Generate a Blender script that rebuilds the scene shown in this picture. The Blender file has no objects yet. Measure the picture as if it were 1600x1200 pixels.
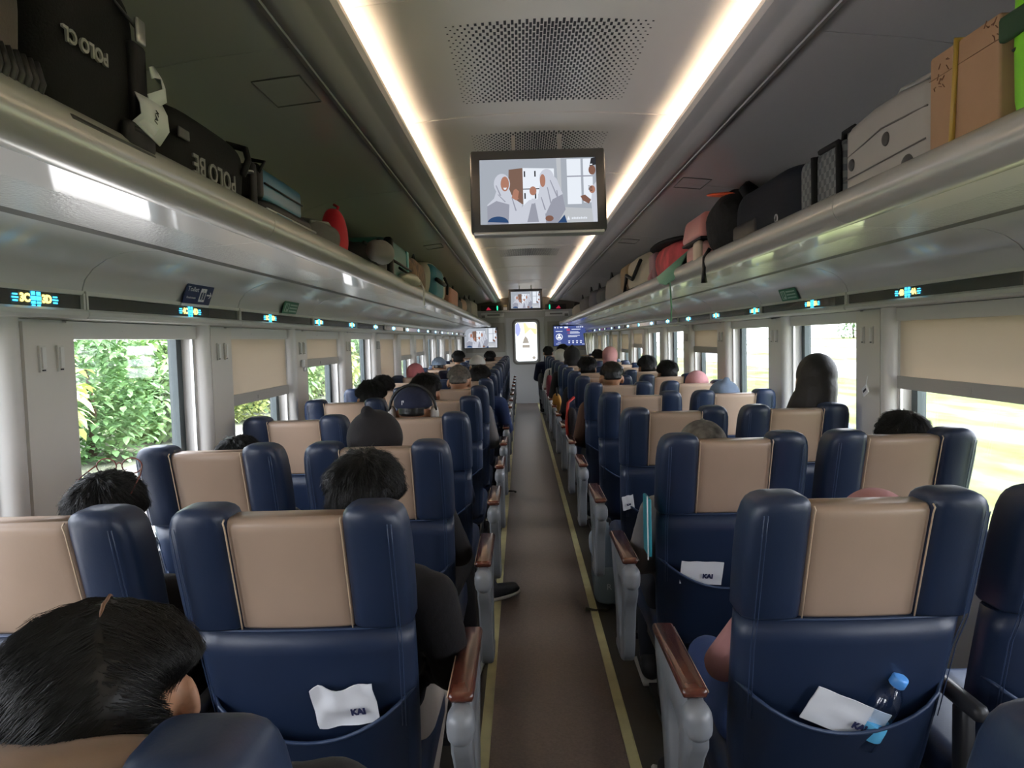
import bpy, math, random
from mathutils import Vector, Matrix, noise
C = bpy.context.scene.collection
sc = bpy.context.scene
PI = math.pi
# ------------------------------------------------------------------ camera
CX, CH, F = -0.092, 1.45, 1170.0
cam_d = bpy.data.cameras.new('camera'); cam = bpy.data.objects.new('camera', cam_d); C.objects.link(cam)
yc = Vector((14.5 / F, 70.0 / F, -1.0)).normalized()          # world +Y in camera space
u0 = Vector((-0.025, 1.0, 0.0)); uc = (u0 - u0.dot(yc) * yc).normalized()   # world +Z in camera space
xc = yc.cross(uc).normalized()
R = Matrix((xc, yc, uc))                                        # rows: world axes expressed in camera space
M4 = R.to_4x4(); M4.translation = Vector((CX, 0.0, CH))
cam.matrix_world = M4
cam_d.sensor_fit = 'HORIZONTAL'; cam_d.sensor_width = 36.0; cam_d.lens = 36.0 * F / 1600.0
cam_d.clip_start = 0.02; cam_d.clip_end = 600
sc.camera = cam
# ------------------------------------------------------------------ world, sun, exposure
w = bpy.data.worlds.new('daylight'); sc.world = w; w.use_nodes = True
nt = w.node_tree; nt.nodes.clear()
tc = nt.nodes.new('ShaderNodeTexCoord'); sp = nt.nodes.new('ShaderNodeSeparateXYZ')
rp = nt.nodes.new('ShaderNodeValToRGB'); bg = nt.nodes.new('ShaderNodeBackground'); ou = nt.nodes.new('ShaderNodeOutputWorld')
nt.links.new(tc.outputs['Generated'], sp.inputs[0]); nt.links.new(sp.outputs['Z'], rp.inputs[0])
rp.color_ramp.elements[0].position = 0.0; rp.color_ramp.elements[0].color = (0.95, 0.95, 1.0, 1)
rp.color_ramp.elements[1].position = 0.5; rp.color_ramp.elements[1].color = (0.84, 0.90, 1.0, 1)
nt.links.new(rp.outputs[0], bg.inputs[0]); bg.inputs[1].default_value = 7.4
nt.links.new(bg.outputs[0], ou.inputs[0])
sun_d = bpy.data.lights.new('sun', 'SUN'); sun_d.energy = 6.0; sun_d.angle = 0.02; sun_d.color = (1.0, 0.96, 0.88)
sun = bpy.data.objects.new('sun', sun_d); C.objects.link(sun)
sun.rotation_euler = Vector((-0.42, -0.30, -1.0)).to_track_quat('-Z', 'Y').to_euler()
sc.view_settings.view_transform = 'Standard'; sc.view_settings.look = 'None'
sc.view_settings.exposure = 0.55; sc.view_settings.gamma = 1.0; sc.view_settings.use_curve_mapping = False
sc.cycles.use_denoising = True
sc.cycles.max_bounces = 9; sc.cycles.diffuse_bounces = 5; sc.cycles.glossy_bounces = 4
sc.cycles.transparent_max_bounces = 16; sc.cycles.sample_clamp_indirect = 6.0
sc.cycles.caustics_reflective = False; sc.cycles.caustics_refractive = False

# window layout, shared by walls, windows and daylight portals
W0, WP, WL = 2.16, 1.18, 0.86          # near edge of first window, spacing, opening length
WK = list(range(-3, 12))
WX, WXO = 1.42, 1.50                   # inner and outer wall faces
WZ0, WZ1 = 0.72, 1.545
YB, YE = -1.75, 16.85                  # ends of the saloon
for sd in (-1, 1):
    for k in WK:
        ld = bpy.data.lights.new('window_daylight', 'AREA'); ld.shape = 'RECTANGLE'; ld.size = WL; ld.size_y = WZ1 - WZ0
        ld.cycles.is_portal = True
        lo = bpy.data.objects.new('window_daylight', ld); C.objects.link(lo)
        lo.matrix_world = Matrix.Translation((sd * 1.53, W0 + WP * k + WL / 2, (WZ0 + WZ1) / 2)) @ \
            Matrix(((0, 0, sd), (sd, 0, 0), (0, 1, 0))).to_4x4()

# ------------------------------------------------------------------ materials
MATS = {}
def mat(name, col, rough=0.5, metal=0.0, spec=0.5, bump=None, vary=None, emit=None, trans=None, coat=0.0, sheen=0.0):
    if name in MATS: return MATS[name]
    m = bpy.data.materials.new(name); m.use_nodes = True; n = m.node_tree; b = n.nodes['Principled BSDF']
    c4 = (*col, 1.0)
    b.inputs['Base Color'].default_value = c4; b.inputs['Roughness'].default_value = rough
    b.inputs['Metallic'].default_value = metal; b.inputs['Specular IOR Level'].default_value = spec
    b.inputs['Coat Weight'].default_value = coat; b.inputs['Coat Roughness'].default_value = 0.15
    if sheen: b.inputs['Sheen Weight'].default_value = sheen * .2
    g = None
    if bump or vary:
        g = n.nodes.new('ShaderNodeNewGeometry') if False else n.nodes.new('ShaderNodeTexCoord')
    if vary:     # (scale, amount)
        nz = n.nodes.new('ShaderNodeTexNoise'); nz.inputs['Scale'].default_value = vary[0]; nz.inputs['Detail'].default_value = 4
        mr = n.nodes.new('ShaderNodeMapRange'); mr.inputs[1].default_value = 0.3; mr.inputs[2].default_value = 0.7
        mr.inputs[3].default_value = 1 - vary[1]; mr.inputs[4].default_value = 1 + vary[1]
        mx = n.nodes.new('ShaderNodeVectorMath'); mx.operation = 'SCALE'
        mx.inputs[0].default_value = col
        n.links.new(g.outputs['Object'], nz.inputs['Vector']); n.links.new(nz.outputs[0], mr.inputs[0])
        n.links.new(mr.outputs[0], mx.inputs['Scale']); n.links.new(mx.outputs[0], b.inputs['Base Color'])
    if bump:     # (scale, strength, distance)
        nz = n.nodes.new('ShaderNodeTexNoise'); nz.inputs['Scale'].default_value = bump[0]; nz.inputs['Detail'].default_value = 3
        bp = n.nodes.new('ShaderNodeBump'); bp.inputs['Strength'].default_value = bump[1]; bp.inputs['Distance'].default_value = bump[2]
        n.links.new(g.outputs['Object'], nz.inputs['Vector']); n.links.new(nz.outputs[0], bp.inputs['Height'])
        n.links.new(bp.outputs[0], b.inputs['Normal'])
    if emit:
        b.inputs['Emission Color'].default_value = (*emit[0], 1); b.inputs['Emission Strength'].default_value = emit[1]
    if trans is not None: b.inputs['Transmission Weight'].default_value = trans
    MATS[name] = m
    return m

M_CEIL = mat('ceiling_panel_white', (0.84, 0.80, 0.78), 0.30, spec=0.5)
M_SIDE = mat('side_ceiling_grey', (0.46, 0.445, 0.44), 0.22, spec=0.5)
M_BEAM = mat('beam_grey', (0.43, 0.415, 0.41), 0.30)
M_RAIL = mat('rail_silver', (0.60, 0.575, 0.54), 0.26, metal=0.35)
M_UNDER = mat('rack_panel_gloss', (0.76, 0.745, 0.75), 0.09, spec=0.7)
M_UNDERT = mat('rack_panel_hammered', (0.72, 0.71, 0.715), 0.12, spec=0.7, bump=(130, 0.35, 0.004))
M_COVE = mat('cove_grey', (0.61, 0.60, 0.60), 0.24, spec=0.5)
M_SEAM = mat('seam_grey', (0.13, 0.125, 0.12), 0.5)
M_WALL = mat('wall_beige_grey', (0.65, 0.63, 0.605), 0.35, spec=0.5)
M_STRIP = mat('sign_band_glass', (0.055, 0.065, 0.062), 0.12, spec=0.6)
M_CREAM = mat('trim_cream', (0.60, 0.585, 0.54), 0.35)
M_REVEAL = mat('window_gasket', (0.055, 0.075, 0.08), 0.45)
M_ALU = mat('aluminium', (0.62, 0.63, 0.63), 0.3, metal=0.7)
M_DARK = mat('black_plastic', (0.012, 0.012, 0.013), 0.4)
M_FLOOR = mat('floor_vinyl', (0.050, 0.045, 0.036), 0.42, bump=(60, 0.2, 0.002), vary=(3, 0.15))
M_RUN = mat('aisle_vinyl', (0.125, 0.093, 0.078), 0.36, bump=(260, 0.25, 0.001), vary=(120, 0.22))
M_LUM = mat('glow_strip', (0.56, 0.52, 0.27), 0.45, vary=(9, 0.12))
M_BLUE = mat('blue_leather', (0.014, 0.026, 0.062), 0.40, spec=0.5, bump=(190, 0.12, 0.0015), vary=(4, 0.08))
M_TAN = mat('tan_leather', (0.41, 0.295, 0.22), 0.36, spec=0.5, bump=(170, 0.10, 0.0015), vary=(4, 0.05))
M_STITCH = mat('piping', (0.026, 0.046, 0.10), 0.4)
M_TANP = mat('tan_piping', (0.56, 0.42, 0.29), 0.35)
M_ARM = mat('armrest_grey', (0.22, 0.23, 0.245), 0.36)
M_WOOD = mat('armrest_wood', (0.085, 0.022, 0.012), 0.25, coat=0.5, vary=(14, 0.25))
M_PED = mat('pedestal_black', (0.02, 0.02, 0.022), 0.45)
M_PAPER = mat('white_paper', (0.78, 0.79, 0.82), 0.6)
M_INK = mat('black_ink', (0.02, 0.02, 0.03), 0.6)
M_SKIN = mat('skin', (0.42, 0.22, 0.13), 0.5)
M_HAIR = mat('black_hair', (0.008, 0.0075, 0.007), 0.40, spec=0.4)
M_GREYHAIR = mat('grey_hair', (0.12, 0.105, 0.09), 0.6, vary=(60, 0.4))
M_SCREENF = mat('screen_bezel', (0.045, 0.047, 0.05), 0.35)
M_SHADE_BAR = mat('shade_bar', (0.40, 0.39, 0.36), 0.45)

def emis(name, col, st=1.0):
    return mat(name, (0, 0, 0), 0.6, spec=0.0, emit=(col, st))
def cloth(name, col, rough=0.85, bump=(90, 0.25, 0.004), vary=None):
    return mat(name, col, rough, spec=0.25, bump=bump, vary=vary, sheen=0.2)

def glass_mat():
    m = bpy.data.materials.new('window_glass'); m.use_nodes = True; n = m.node_tree; n.nodes.clear()
    o = n.nodes.new('ShaderNodeOutputMaterial'); t = n.nodes.new('ShaderNodeBsdfTransparent'); g = n.nodes.new('ShaderNodeBsdfGlossy')
    t.inputs[0].default_value = (0.94, 0.945, 0.95, 1); g.inputs['Roughness'].default_value = 0.02
    lw = n.nodes.new('ShaderNodeLayerWeight'); lw.inputs[0].default_value = 0.5
    pw = n.nodes.new('ShaderNodeMath'); pw.operation = 'POWER'; pw.inputs[1].default_value = 4.0; n.links.new(lw.outputs['Facing'], pw.inputs[0])
    fr = n.nodes.new('ShaderNodeMath'); fr.operation = 'MULTIPLY_ADD'; fr.inputs[1].default_value = 0.5; fr.inputs[2].default_value = 0.04; n.links.new(pw.outputs[0], fr.inputs[0])
    mx = n.nodes.new('ShaderNodeMixShader')
    n.links.new(fr.outputs[0], mx.inputs[0]); n.links.new(t.outputs[0], mx.inputs[1]); n.links.new(g.outputs[0], mx.inputs[2])
    n.links.new(mx.outputs[0], o.inputs[0]); return m
M_GLASS = glass_mat()
def shade_mat():
    m = bpy.data.materials.new('blind_fabric'); m.use_nodes = True; n = m.node_tree; n.nodes.clear()
    o = n.nodes.new('ShaderNodeOutputMaterial'); d = n.nodes.new('ShaderNodeBsdfDiffuse'); t = n.nodes.new('ShaderNodeBsdfTranslucent')
    d.inputs[0].default_value = (0.66, 0.58, 0.48, 1); t.inputs[0].default_value = (0.60, 0.54, 0.46, 1)
    mx = n.nodes.new('ShaderNodeMixShader'); mx.inputs[0].default_value = 0.30
    n.links.new(d.outputs[0], mx.inputs[1]); n.links.new(t.outputs[0], mx.inputs[2]); n.links.new(mx.outputs[0], o.inputs[0]); return m
M_SHADE = shade_mat()

# ------------------------------------------------------------------ mesh building
class MB:
    def __init__(s): s.v = []; s.f = []; s.m = []
    def add(s, vs, fs, mi=0):
        b = len(s.v); s.v += [tuple(v) for v in vs]; s.f += [tuple(i + b for i in f) for f in fs]; s.m += [mi] * len(fs)
        return s
    def box(s, x0, x1, y0, y1, z0, z1, mi=0):
        vs = [(x, y, z) for z in (z0, z1) for y in (y0, y1) for x in (x0, x1)]
        return s.add(vs, [(0, 2, 3, 1), (4, 5, 7, 6), (0, 1, 5, 4), (2, 6, 7, 3), (0, 4, 6, 2), (1, 3, 7, 5)], mi)
    def loft(s, rings, cap=True, mi=0, closed=True):
        n = len(rings[0]); vs = [p for r in rings for p in r]; fs = []
        for i in range(len(rings) - 1):
            for j in range(n if closed else n - 1):
                a = i * n + j; b = i * n + (j + 1) % n
                fs.append((a, b, b + n, a + n))
        if cap and closed:
            fs.append(tuple(range(n - 1, -1, -1))); fs.append(tuple((len(rings) - 1) * n + j for j in range(n)))
        return s.add(vs, fs, mi)
    def tube(s, path, r, n=8, mi=0, cap=True):
        path = [Vector(p) for p in path]; rings = []
        rr = r if isinstance(r, (list, tuple)) else [r] * len(path)
        prev = None
        for i, p in enumerate(path):
            t = (path[min(i + 1, len(path) - 1)] - path[max(i - 1, 0)])
            t = t.normalized() if t.length > 1e-9 else Vector((0, 0, 1))
            if prev is None:
                a = t.orthogonal().normalized()
            else:
                a = prev - t * prev.dot(t); a = a.normalized() if a.length > 1e-6 else t.orthogonal().normalized()
            prev = a; b = t.cross(a)
            rings.append([p + (a * math.cos(2 * PI * j / n) + b * math.sin(2 * PI * j / n)) * rr[i] for j in range(n)])
        return s.loft(rings, cap, mi)
    def ball(s, c, r, nu=16, nv=10, e=1.0, mi=0, rot=None, fn=None, e2=None):
        r = (r, r, r) if isinstance(r, (int, float)) else r; rings = []
        e2 = e if e2 is None else e2
        pw = lambda t, q: math.copysign(abs(t) ** q, t)
        for i in range(nv + 1):
            ph = -PI / 2 + PI * (i + 0.02 * (i == 0) - 0.02 * (i == nv)) / nv
            ring = []
            for j in range(nu):
                th = 2 * PI * j / nu
                p = Vector((r[0] * pw(math.cos(ph), e) * pw(math.cos(th), e2), r[1] * pw(math.cos(ph), e) * pw(math.sin(th), e2), r[2] * pw(math.sin(ph), e)))
                if fn: p = fn(p)
                if rot is not None: p = rot @ p
                ring.append(p + Vector(c))
            rings.append(ring)
        return s.loft(rings, True, mi)
    def rbox(s, c, size, r=0.02, mi=0, rot=None, fn=None, seg=4):
        """box with rounded edges, spheroidal subdivision"""
        hx, hy, hz = size[0] / 2, size[1] / 2, size[2] / 2; r = min(r, hx * .98, hy * .98, hz * .98)
        def axis(h, k):   # positions along one axis
            out = []
            for i in range(seg + 1): out.append((-h + r, -math.cos(PI / 2 * i / seg)))
            for t in range(1, k): out.append((-h + r + (2 * h - 2 * r) * t / k, 0))
            for i in range(seg, -1, -1): out.append((h - r, math.cos(PI / 2 * i / seg)))
            return out
        ph = []
        for i in range(seg + 1):
            a = -PI / 2 + PI / 2 * i / seg; ph.append((-hz + r, a))
        for t in (1, 2): ph.append((-hz + r + (2 * hz - 2 * r) * t / 3, 0.0))
        for i in range(seg + 1):
            a = PI / 2 * i / seg; ph.append((hz - r, a))
        loop = []
        for q, (sx, sy) in enumerate(((1, 1), (-1, 1), (-1, -1), (1, -1))):
            for i in range(seg + 1):
                a = PI / 2 * q + PI / 2 * i / seg; loop.append((sx * (hx - r), sy * (hy - r), a))
            nx, ny = ((-1, 1), (-1, -1), (1, -1), (1, 1))[q]
            for t in (1, 2):
                x = sx * (hx - r) + (nx - sx) * (hx - r) * t / 3; y = sy * (hy - r) + (ny - sy) * (hy - r) * t / 3
                loop.append((x, y, PI / 2 * (q + 1)))
        rings = []
        for zc, a in ph:
            ca, sa = math.cos(a), math.sin(a)
            if abs(ca) < 1e-6: ca = 0.0
            ring = []
            for (x, y, b) in loop:
                p = Vector((x + r * ca * math.cos(b), y + r * ca * math.sin(b), zc + r * sa))
                if fn: p = fn(p)
                if rot is not None: p = rot @ p
                ring.append(p + Vector(c))
            rings.append(ring)
        return s.loft(rings, True, mi)
    def extr(s, prof, y0, y1, ny=1, mi=0, closed=False):
        rings = [[(x, y0 + (y1 - y0) * i / ny, z) for (x, z) in prof] for i in range(ny + 1)]
        return s.loft(rings, closed, mi, closed=closed)
    def cap2(s, a, b, ra, rb, n=12, k=4, mi=0):      # tapered capsule
        a = Vector(a); b = Vector(b); d = (b - a); L = d.length; t = d.normalized(); path = []; rr = []
        for i in range(k + 1):
            q = PI / 2 * i / k; path.append(a - t * ra * math.cos(q)); rr.append(max(ra * math.sin(q), ra * .04))
        for i in range(k, -1, -1):
            q = PI / 2 * i / k; path.append(b + t * rb * math.cos(q)); rr.append(max(rb * math.sin(q), rb * .04))
        return s.tube(path, rr, n, mi)
    def mesh(s, name, smooth=True):
        me = bpy.data.meshes.new(name); me.from_pydata(s.v, [], s.f)
        if any(s.m): me.polygons.foreach_set('material_index', s.m)
        if smooth: me.polygons.foreach_set('use_smooth', [True] * len(me.polygons))
        me.update(); return me
    def build(s, name, m, parent=None, smooth=True, angle=None):
        me = s.mesh(name, smooth)
        ms = m if isinstance(m, (list, tuple)) else [m]
        for x in ms: me.materials.append(x)
        o = bpy.data.objects.new(name, me); C.objects.link(o)
        if angle is not None:
            me.set_sharp_from_angle(angle=math.radians(angle))
        if parent: o.parent = parent
        return o
def tag(o, label=None, cat=None, group=None, kind=None):
    if label: o['label'] = label
    if cat: o['category'] = cat
    if group: o['group'] = group
    if kind: o['kind'] = kind
    return o
def thing(name, loc=(0, 0, 0), label=None, cat=None, group=None, kind=None, rz=0.0):
    o = bpy.data.objects.new(name, None); C.objects.link(o); o.location = loc; o.rotation_euler = (0, 0, rz); o.empty_display_size = 0.05
    return tag(o, label, cat, group, kind)
def copy_tree(o, parent=None):
    c = o.copy(); C.objects.link(c)
    if parent: c.parent = parent
    for ch in [x for x in bpy.data.objects if x.parent == o]: copy_tree(ch, c)
    return c
def text_obj(name, body, size, m, M, parent=None, extrude=0.0006, bold=0.0, align='CENTER'):
    cu = bpy.data.curves.new(name, 'FONT'); cu.body = body; cu.size = size; cu.extrude = extrude; cu.offset = bold
    cu.align_x = align; cu.align_y = 'CENTER'; cu.resolution_u = 3
    t = bpy.data.objects.new(name, cu); C.objects.link(t)
    me = bpy.data.meshes.new_from_object(t.evaluated_get(bpy.context.evaluated_depsgraph_get()))
    bpy.data.objects.remove(t); bpy.data.curves.remove(cu)
    me.materials.clear(); me.materials.append(m); me.name = name
    me.transform(M)
    o = bpy.data.objects.new(name, me); C.objects.link(o)
    if parent: o.parent = parent
    return o
def basis(xv, yv, loc):       # matrix with local x, y -> given world directions
    xv = Vector(xv).normalized(); yv = Vector(yv); yv = (yv - xv * yv.dot(xv)).normalized(); zv = xv.cross(yv)
    M = Matrix((xv, yv, zv)).transposed().to_4x4(); M.translation = Vector(loc); return M
def remesh(mb, voxel, smooth=3, name='body'):
    me = mb.mesh(name); o = bpy.data.objects.new('tmp', me); C.objects.link(o)
    r = o.modifiers.new('r', 'REMESH'); r.mode = 'VOXEL'; r.voxel_size = voxel; r.use_smooth_shade = True
    if smooth:
        q = o.modifiers.new('s', 'SMOOTH'); q.factor = 0.5; q.iterations = smooth
    out = bpy.data.meshes.new_from_object(o.evaluated_get(bpy.context.evaluated_depsgraph_get()))
    bpy.data.objects.remove(o); out.name = name
    out.polygons.foreach_set('use_smooth', [True] * len(out.polygons)); return out
def mobj(name, me, m, parent=None):
    o = bpy.data.objects.new(name, me); C.objects.link(o)
    if not me.materials: me.materials.append(m)
    o.material_slots[0].link = 'OBJECT'; o.material_slots[0].material = m
    if parent: o.parent = parent
    return o
rnd = random.Random(7)

# ================================================================== SETTING
S_ = dict(kind='structure')
tag(MB().box(-1.5, 1.5, YB, YE, -0.06, 0.0).build('floor', M_FLOOR, smooth=False), 'dark vinyl floor of the railway carriage', **S_)
tag(MB().box(-0.262, 0.262, YB, YE, 0.0, 0.004).build('floor_aisle', M_RUN, smooth=False), 'speckled brown vinyl aisle between the seats', **S_)
for i, s in enumerate((-1, 1)):
    b = MB(); x = s * 0.257
    b.box(x - .019, x + .019, YB, YE, 0.002, 0.009); b.box(x - .019, x - .0165, YB, YE, .009, .012); b.box(x + .0165, x + .019, YB, YE, .009, .012)
    tag(b.build('trim_%d' % (i + 1), M_LUM, smooth=False), ('left', 'right')[i] + ' pale yellow glow strip along the aisle', **S_)

def wall(name, s):
    b = MB(); a, c = sorted((s * WX, s * WXO))
    b.box(a, c, YB, YE, 0, WZ0)
    b.box(a, c, YB, YE, WZ1, 2.05)
    ys = [YB]
    for k in WK: ys += [W0 + WP * k, W0 + WP * k + WL]
    ys.append(YE)
    for i in range(0, len(ys), 2):
        if ys[i + 1] > ys[i]: b.box(a, c, ys[i], ys[i + 1], WZ0, WZ1)
    tag(b.build(name, M_WALL, smooth=False), 'beige grey carriage side wall on the ' + name[5:], **S_)
wall('wall_left', -1); wall('wall_right', 1)
# rear wall behind the camera
tag(MB().box(-1.5, 1.5, YB - .06, YB, 0, 2.3).build('wall_back', M_WALL, smooth=False), 'plain end wall behind the camera', **S_)

# central ceiling: shallow arched panels with joints
def arch(x): return 2.262 - 0.030 * (x / 0.5) ** 2
bc = MB(); seams = [1.80 + .95 * k for k in range(-4, 14)]
yend = 14.4
edges = [YB] + seams + [yend]; edges = sorted(e for e in edges if YB <= e <= yend)
for i in range(len(edges) - 1):
    y0, y1 = edges[i] + .0025, edges[i + 1] - .0025
    xs = [-.56 + 1.12 * j / 24 for j in range(25)]
    prof = [(x, arch(x)) for x in xs] + [(x, arch(x) + .02) for x in reversed(xs)]
    if i % 2 == 0 and y1 - y0 > .3:
        bc.extr(prof, y0, y1 - .105, 1, 0, True); bc.extr([(x, z + .003) for x, z in prof], y1 - .10, y1, 1, 0, True)
    else: bc.extr(prof, y0, y1, 1, 0, True)
bc.box(-.6, .6, YB, yend, 2.286, 2.296, 1)
tag(bc.build('ceiling', [M_CEIL, M_SEAM], angle=40), 'pale arched central ceiling panels', **S_)
# perforated vents in the ceiling panels
def vent(y0, y1, lab):
    b = MB(); row = 0; y = y0
    while y < y1:
        off = 0.0 if row % 2 == 0 else .0095
        for c in range(-14, 15):
            x = c * .019 + off
            a = abs(x) / .272
            if a >= 1: continue
            L = .036 * (1 - a) ** .75
            wv = .0034 if a < .75 else .0026
            if L < .0045: L = .0045
            z = arch(x) - .0008
            b.add([(x - wv, y - L / 2, z), (x + wv, y - L / 2, z), (x + wv, y + L / 2, z), (x - wv, y + L / 2, z),
                   (x - wv, y - L / 2, z + .004), (x + wv, y - L / 2, z + .004), (x + wv, y + L / 2, z + .004), (x - wv, y + L / 2, z + .004)],
                  [(0, 3, 2, 1), (0, 1, 5, 4), (1, 2, 6, 5), (2, 3, 7, 6), (3, 0, 4, 7)])
        y += .0215; row += 1
    tag(b.build('ceiling_vent', M_INK, smooth=False), lab, 'air vent', 'air vents in the ceiling')
vent(1.97, 2.60, 'slotted air vent nearest the camera in the pale ceiling')
vent(3.00, 3.58, 'slotted air vent just beyond the first ceiling screen')
vent(6.8, 7.35, 'small slotted air vent halfway along the pale ceiling')
# longitudinal beams that hide the light strips, and the side ceilings
for s in (-1, 1):
    sidew = 'left' if s < 0 else 'right'
    prof = [(.482, 2.210), (.474, 2.206), (.472, 2.190), (.480, 2.176), (.500, 2.168), (.522, 2.167), (.530, 2.163), (.552, 2.152), (.580, 2.147), (.604, 2.154), (.609, 2.158), (.612, 2.154), (.628, 2.160), (.632, 2.175), (.632, 2.25), (.56, 2.25), (.575, 2.245), (.568, 2.180), (.50, 2.178), (.492, 2.200)]
    b = MB(); b.extr([(s * x, z) for x, z in prof], YB, yend, 1, 0, True)
    tag(b.build('ceiling_beam_' + sidew, M_BEAM, angle=35), 'rounded grey ceiling beam on the ' + sidew, **S_)
    prof = [(.628, 2.178), (.75, 2.166), (.88, 2.152), (1.0, 2.132), (1.12, 2.092), (1.24, 2.03), (1.34, 1.95), (1.43, 1.84)]
    b = MB()
    pp = [(s * x, z) for x, z in prof] + [(s * x, z + .02) for x, z in reversed(prof)]
    ed = [YB] + [e for e in (.10, 1.87, 3.64, 5.41, 7.18, 8.95, 10.72, 12.49) ] + [yend]
    for i in range(len(ed) - 1): b.extr(pp, ed[i] + .002, ed[i + 1] - .002, 1, 0, True)
    b.extr([(x, z + .03) for x, z in pp], YB, yend, 1, 1, True)
    sc_o = tag(b.build('ceiling_' + sidew, [M_SIDE, M_SEAM], angle=35), 'sloping grey side ceiling over the ' + sidew + ' luggage rack', **S_)
    # access hatches in side ceiling
    for (hy, hx0, hx1) in ((2.05 if s < 0 else 3.50, .67, .80), (5.6, .67, .80)):
        zz = lambda x: 2.166 - (x - .75) * .10
        b = MB(); q = [(hx0, hy), (hx1, hy), (hx1, hy + .22), (hx0, hy + .22), (hx0, hy)]
        b.tube([(s * x, y, zz(x) - .002) for x, y in q], .0022, 5)
        b.build('hatch_joint', M_SEAM, sc_o)
    # LED strip in the cove
    led = MB().box(*sorted((s * .528, s * .552)), YB + .02, yend - .02, 2.181, 2.187)
    tag(led.build('led_strip', emis('warm_led', (1.0, 0.77, 0.52), 44.0), smooth=False),
        'warm glowing light strip along the ' + sidew + ' edge of the central ceiling', 'light', 'ceiling light strips')

# curved cove between rack and window wall, sign band and lower moulding
def cove_profile():
    p = [(1.10, 1.728), (1.16, 1.730), (1.22, 1.724), (1.27, 1.708), (1.31, 1.682), (1.335, 1.652), (1.343, 1.628), (1.345, 1.618)]
    return p
for s in (-1, 1):
    sidew = 'left' if s < 0 else 'right'
    b = MB(); ed = [YB] + [2.14 + 1.18 * j for j in range(-3, 13)]
    ed = sorted(e for e in ed if e > YB) ; ed = [YB] + ed + [YE]
    pr = cove_profile(); pp = [(s * x, z) for x, z in pr] + [(s * (x + .012), z + .012) for x, z in reversed(pr)]
    for i in range(len(ed) - 1):
        b.extr(pp, ed[i] + .003, ed[i + 1] - .003, 1, 0, True)
        y0, y1 = ed[i] + .012, ed[i + 1] - .012
        b.box(*sorted((s * 1.337, s * 1.36)), y0 - .006, y1 + .006, 1.607, 1.619, 2)
        b.box(*sorted((s * 1.345, s * 1.36)), y0, y1, 1.566, 1.608, 3)
        b.box(*sorted((s * 1.335, s * 1.36)), y0 - .009, y0, 1.566, 1.612, 2); b.box(*sorted((s * 1.335, s * 1.36)), y1, y1 + .009, 1.566, 1.612, 2)
        b.extr([(s * x, z) for x, z in ((1.36, 1.567), (1.337, 1.567), (1.328, 1.560), (1.328, 1.548), (1.336, 1.540), (1.42, 1.538), (1.42, 1.567))], y0 - .009, y1 + .009, 1, 2, True)
    pq = [(s * (x + .014), z + .003) for x, z in pr]
    b.extr(pq + [(s * (1.42), 1.55), (s * 1.42, 1.76)], YB, YE, 1, 1, True)
    tag(b.build('trim_cove_' + sidew, [M_COVE, M_SEAM, M_CREAM, M_STRIP], angle=35), 'curved grey panels above the ' + sidew + ' windows', **S_)

# ------------------------------------------------------------------ windows
SH = {-1: {0: None, 1: 1.178, 2: 1.31, 3: None, 4: .80, 5: 1.25, 6: 1.27, 7: None, 8: None, 9: 1.22, 10: .85, 11: None, -1: None, -2: None, -3: None},
      1: {0: 1.215, 1: None, 2: None, 3: 1.30, 4: None, 5: None, 6: 1.30, 7: 1.22, 8: .80, 9: None, 10: 1.0, 11: None, -1: None, -2: None, -3: None}}
wn = 0
for s in (-1, 1):
    for k in WK:
        wn += 1; y0 = W0 + WP * k; y1 = y0 + WL
        sidew = 'left' if s < 0 else 'right'
        w_ = thing('window_%d' % wn, (s * WX, y0, 0), 'rectangular window in the %s wall' % sidew, kind='structure')
        def bx(b, x0, x1, *r):   # x outward from inner wall face
            a, c = sorted((s * x0, s * x1)); b.box(a, c, *r)
        b = MB()
        for (ya, yb, za, zb) in ((0, .03, WZ0, WZ1), (WL - .045, WL, WZ0, WZ1), (.03, WL - .045, WZ0, WZ0 + .03), (.03, WL - .045, WZ1 - .03, WZ1)):
            bx(b, .05, .085, ya, yb, za, zb)
        b.build('gasket', M_REVEAL, w_, False)
        b = MB(); bx(b, .062, .068, .02, WL - .03, WZ0 + .02, WZ1 - .02); b.build('glass', M_GLASS, w_, False)
        b = MB(); bx(b, .002, .012, WL - .006, WL + .004, WZ0, WZ1 - .03); bx(b, -.002, .05, -.004, .004, WZ0, WZ1 - .03); b.build('guide_rail', M_ALU, w_, False)
        b = MB(); bx(b, -.012, .045, .0, WL, 1.484, 1.536)
        if s < 0: bx(b, -.0135, -.012, .30, .36, 1.506, 1.512)
        b.build('shade_cassette', M_WALL, w_, False)
        # half round column beside the window
        b = MB(); n = 10
        pr = [(-s * .045 * math.sin(PI * j / n), WL + .052 - .042 * math.cos(PI * j / n)) for j in range(n + 1)]
        b.loft([[(x, y, z) for x, y in pr] for z in (.60, 1.54)], False, 0, closed=False)
        b.build('column', M_WALL, w_)
        b = MB(); bx(b, -.030, .0, WL + .10, WP + .0, .60, 1.53); b.build('pillar_panel', mat('pillar_panel', (0.66, 0.63, 0.58), .4), w_, False)
        if SH[s][k]:
            zb = SH[s][k]
            b = MB(); bx(b, -.002, .0, .012, WL - .012, zb + .045, 1.50); b.build('blind', M_SHADE, w_, False)
            b = MB(); bx(b, -.010, .010, .004, WL - .004, zb, zb + .05); bx(b, -.013, -.010, .36, .50, zb + .012, zb + .03); b.build('blind_bar', M_SHADE_BAR, w_, False)
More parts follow.
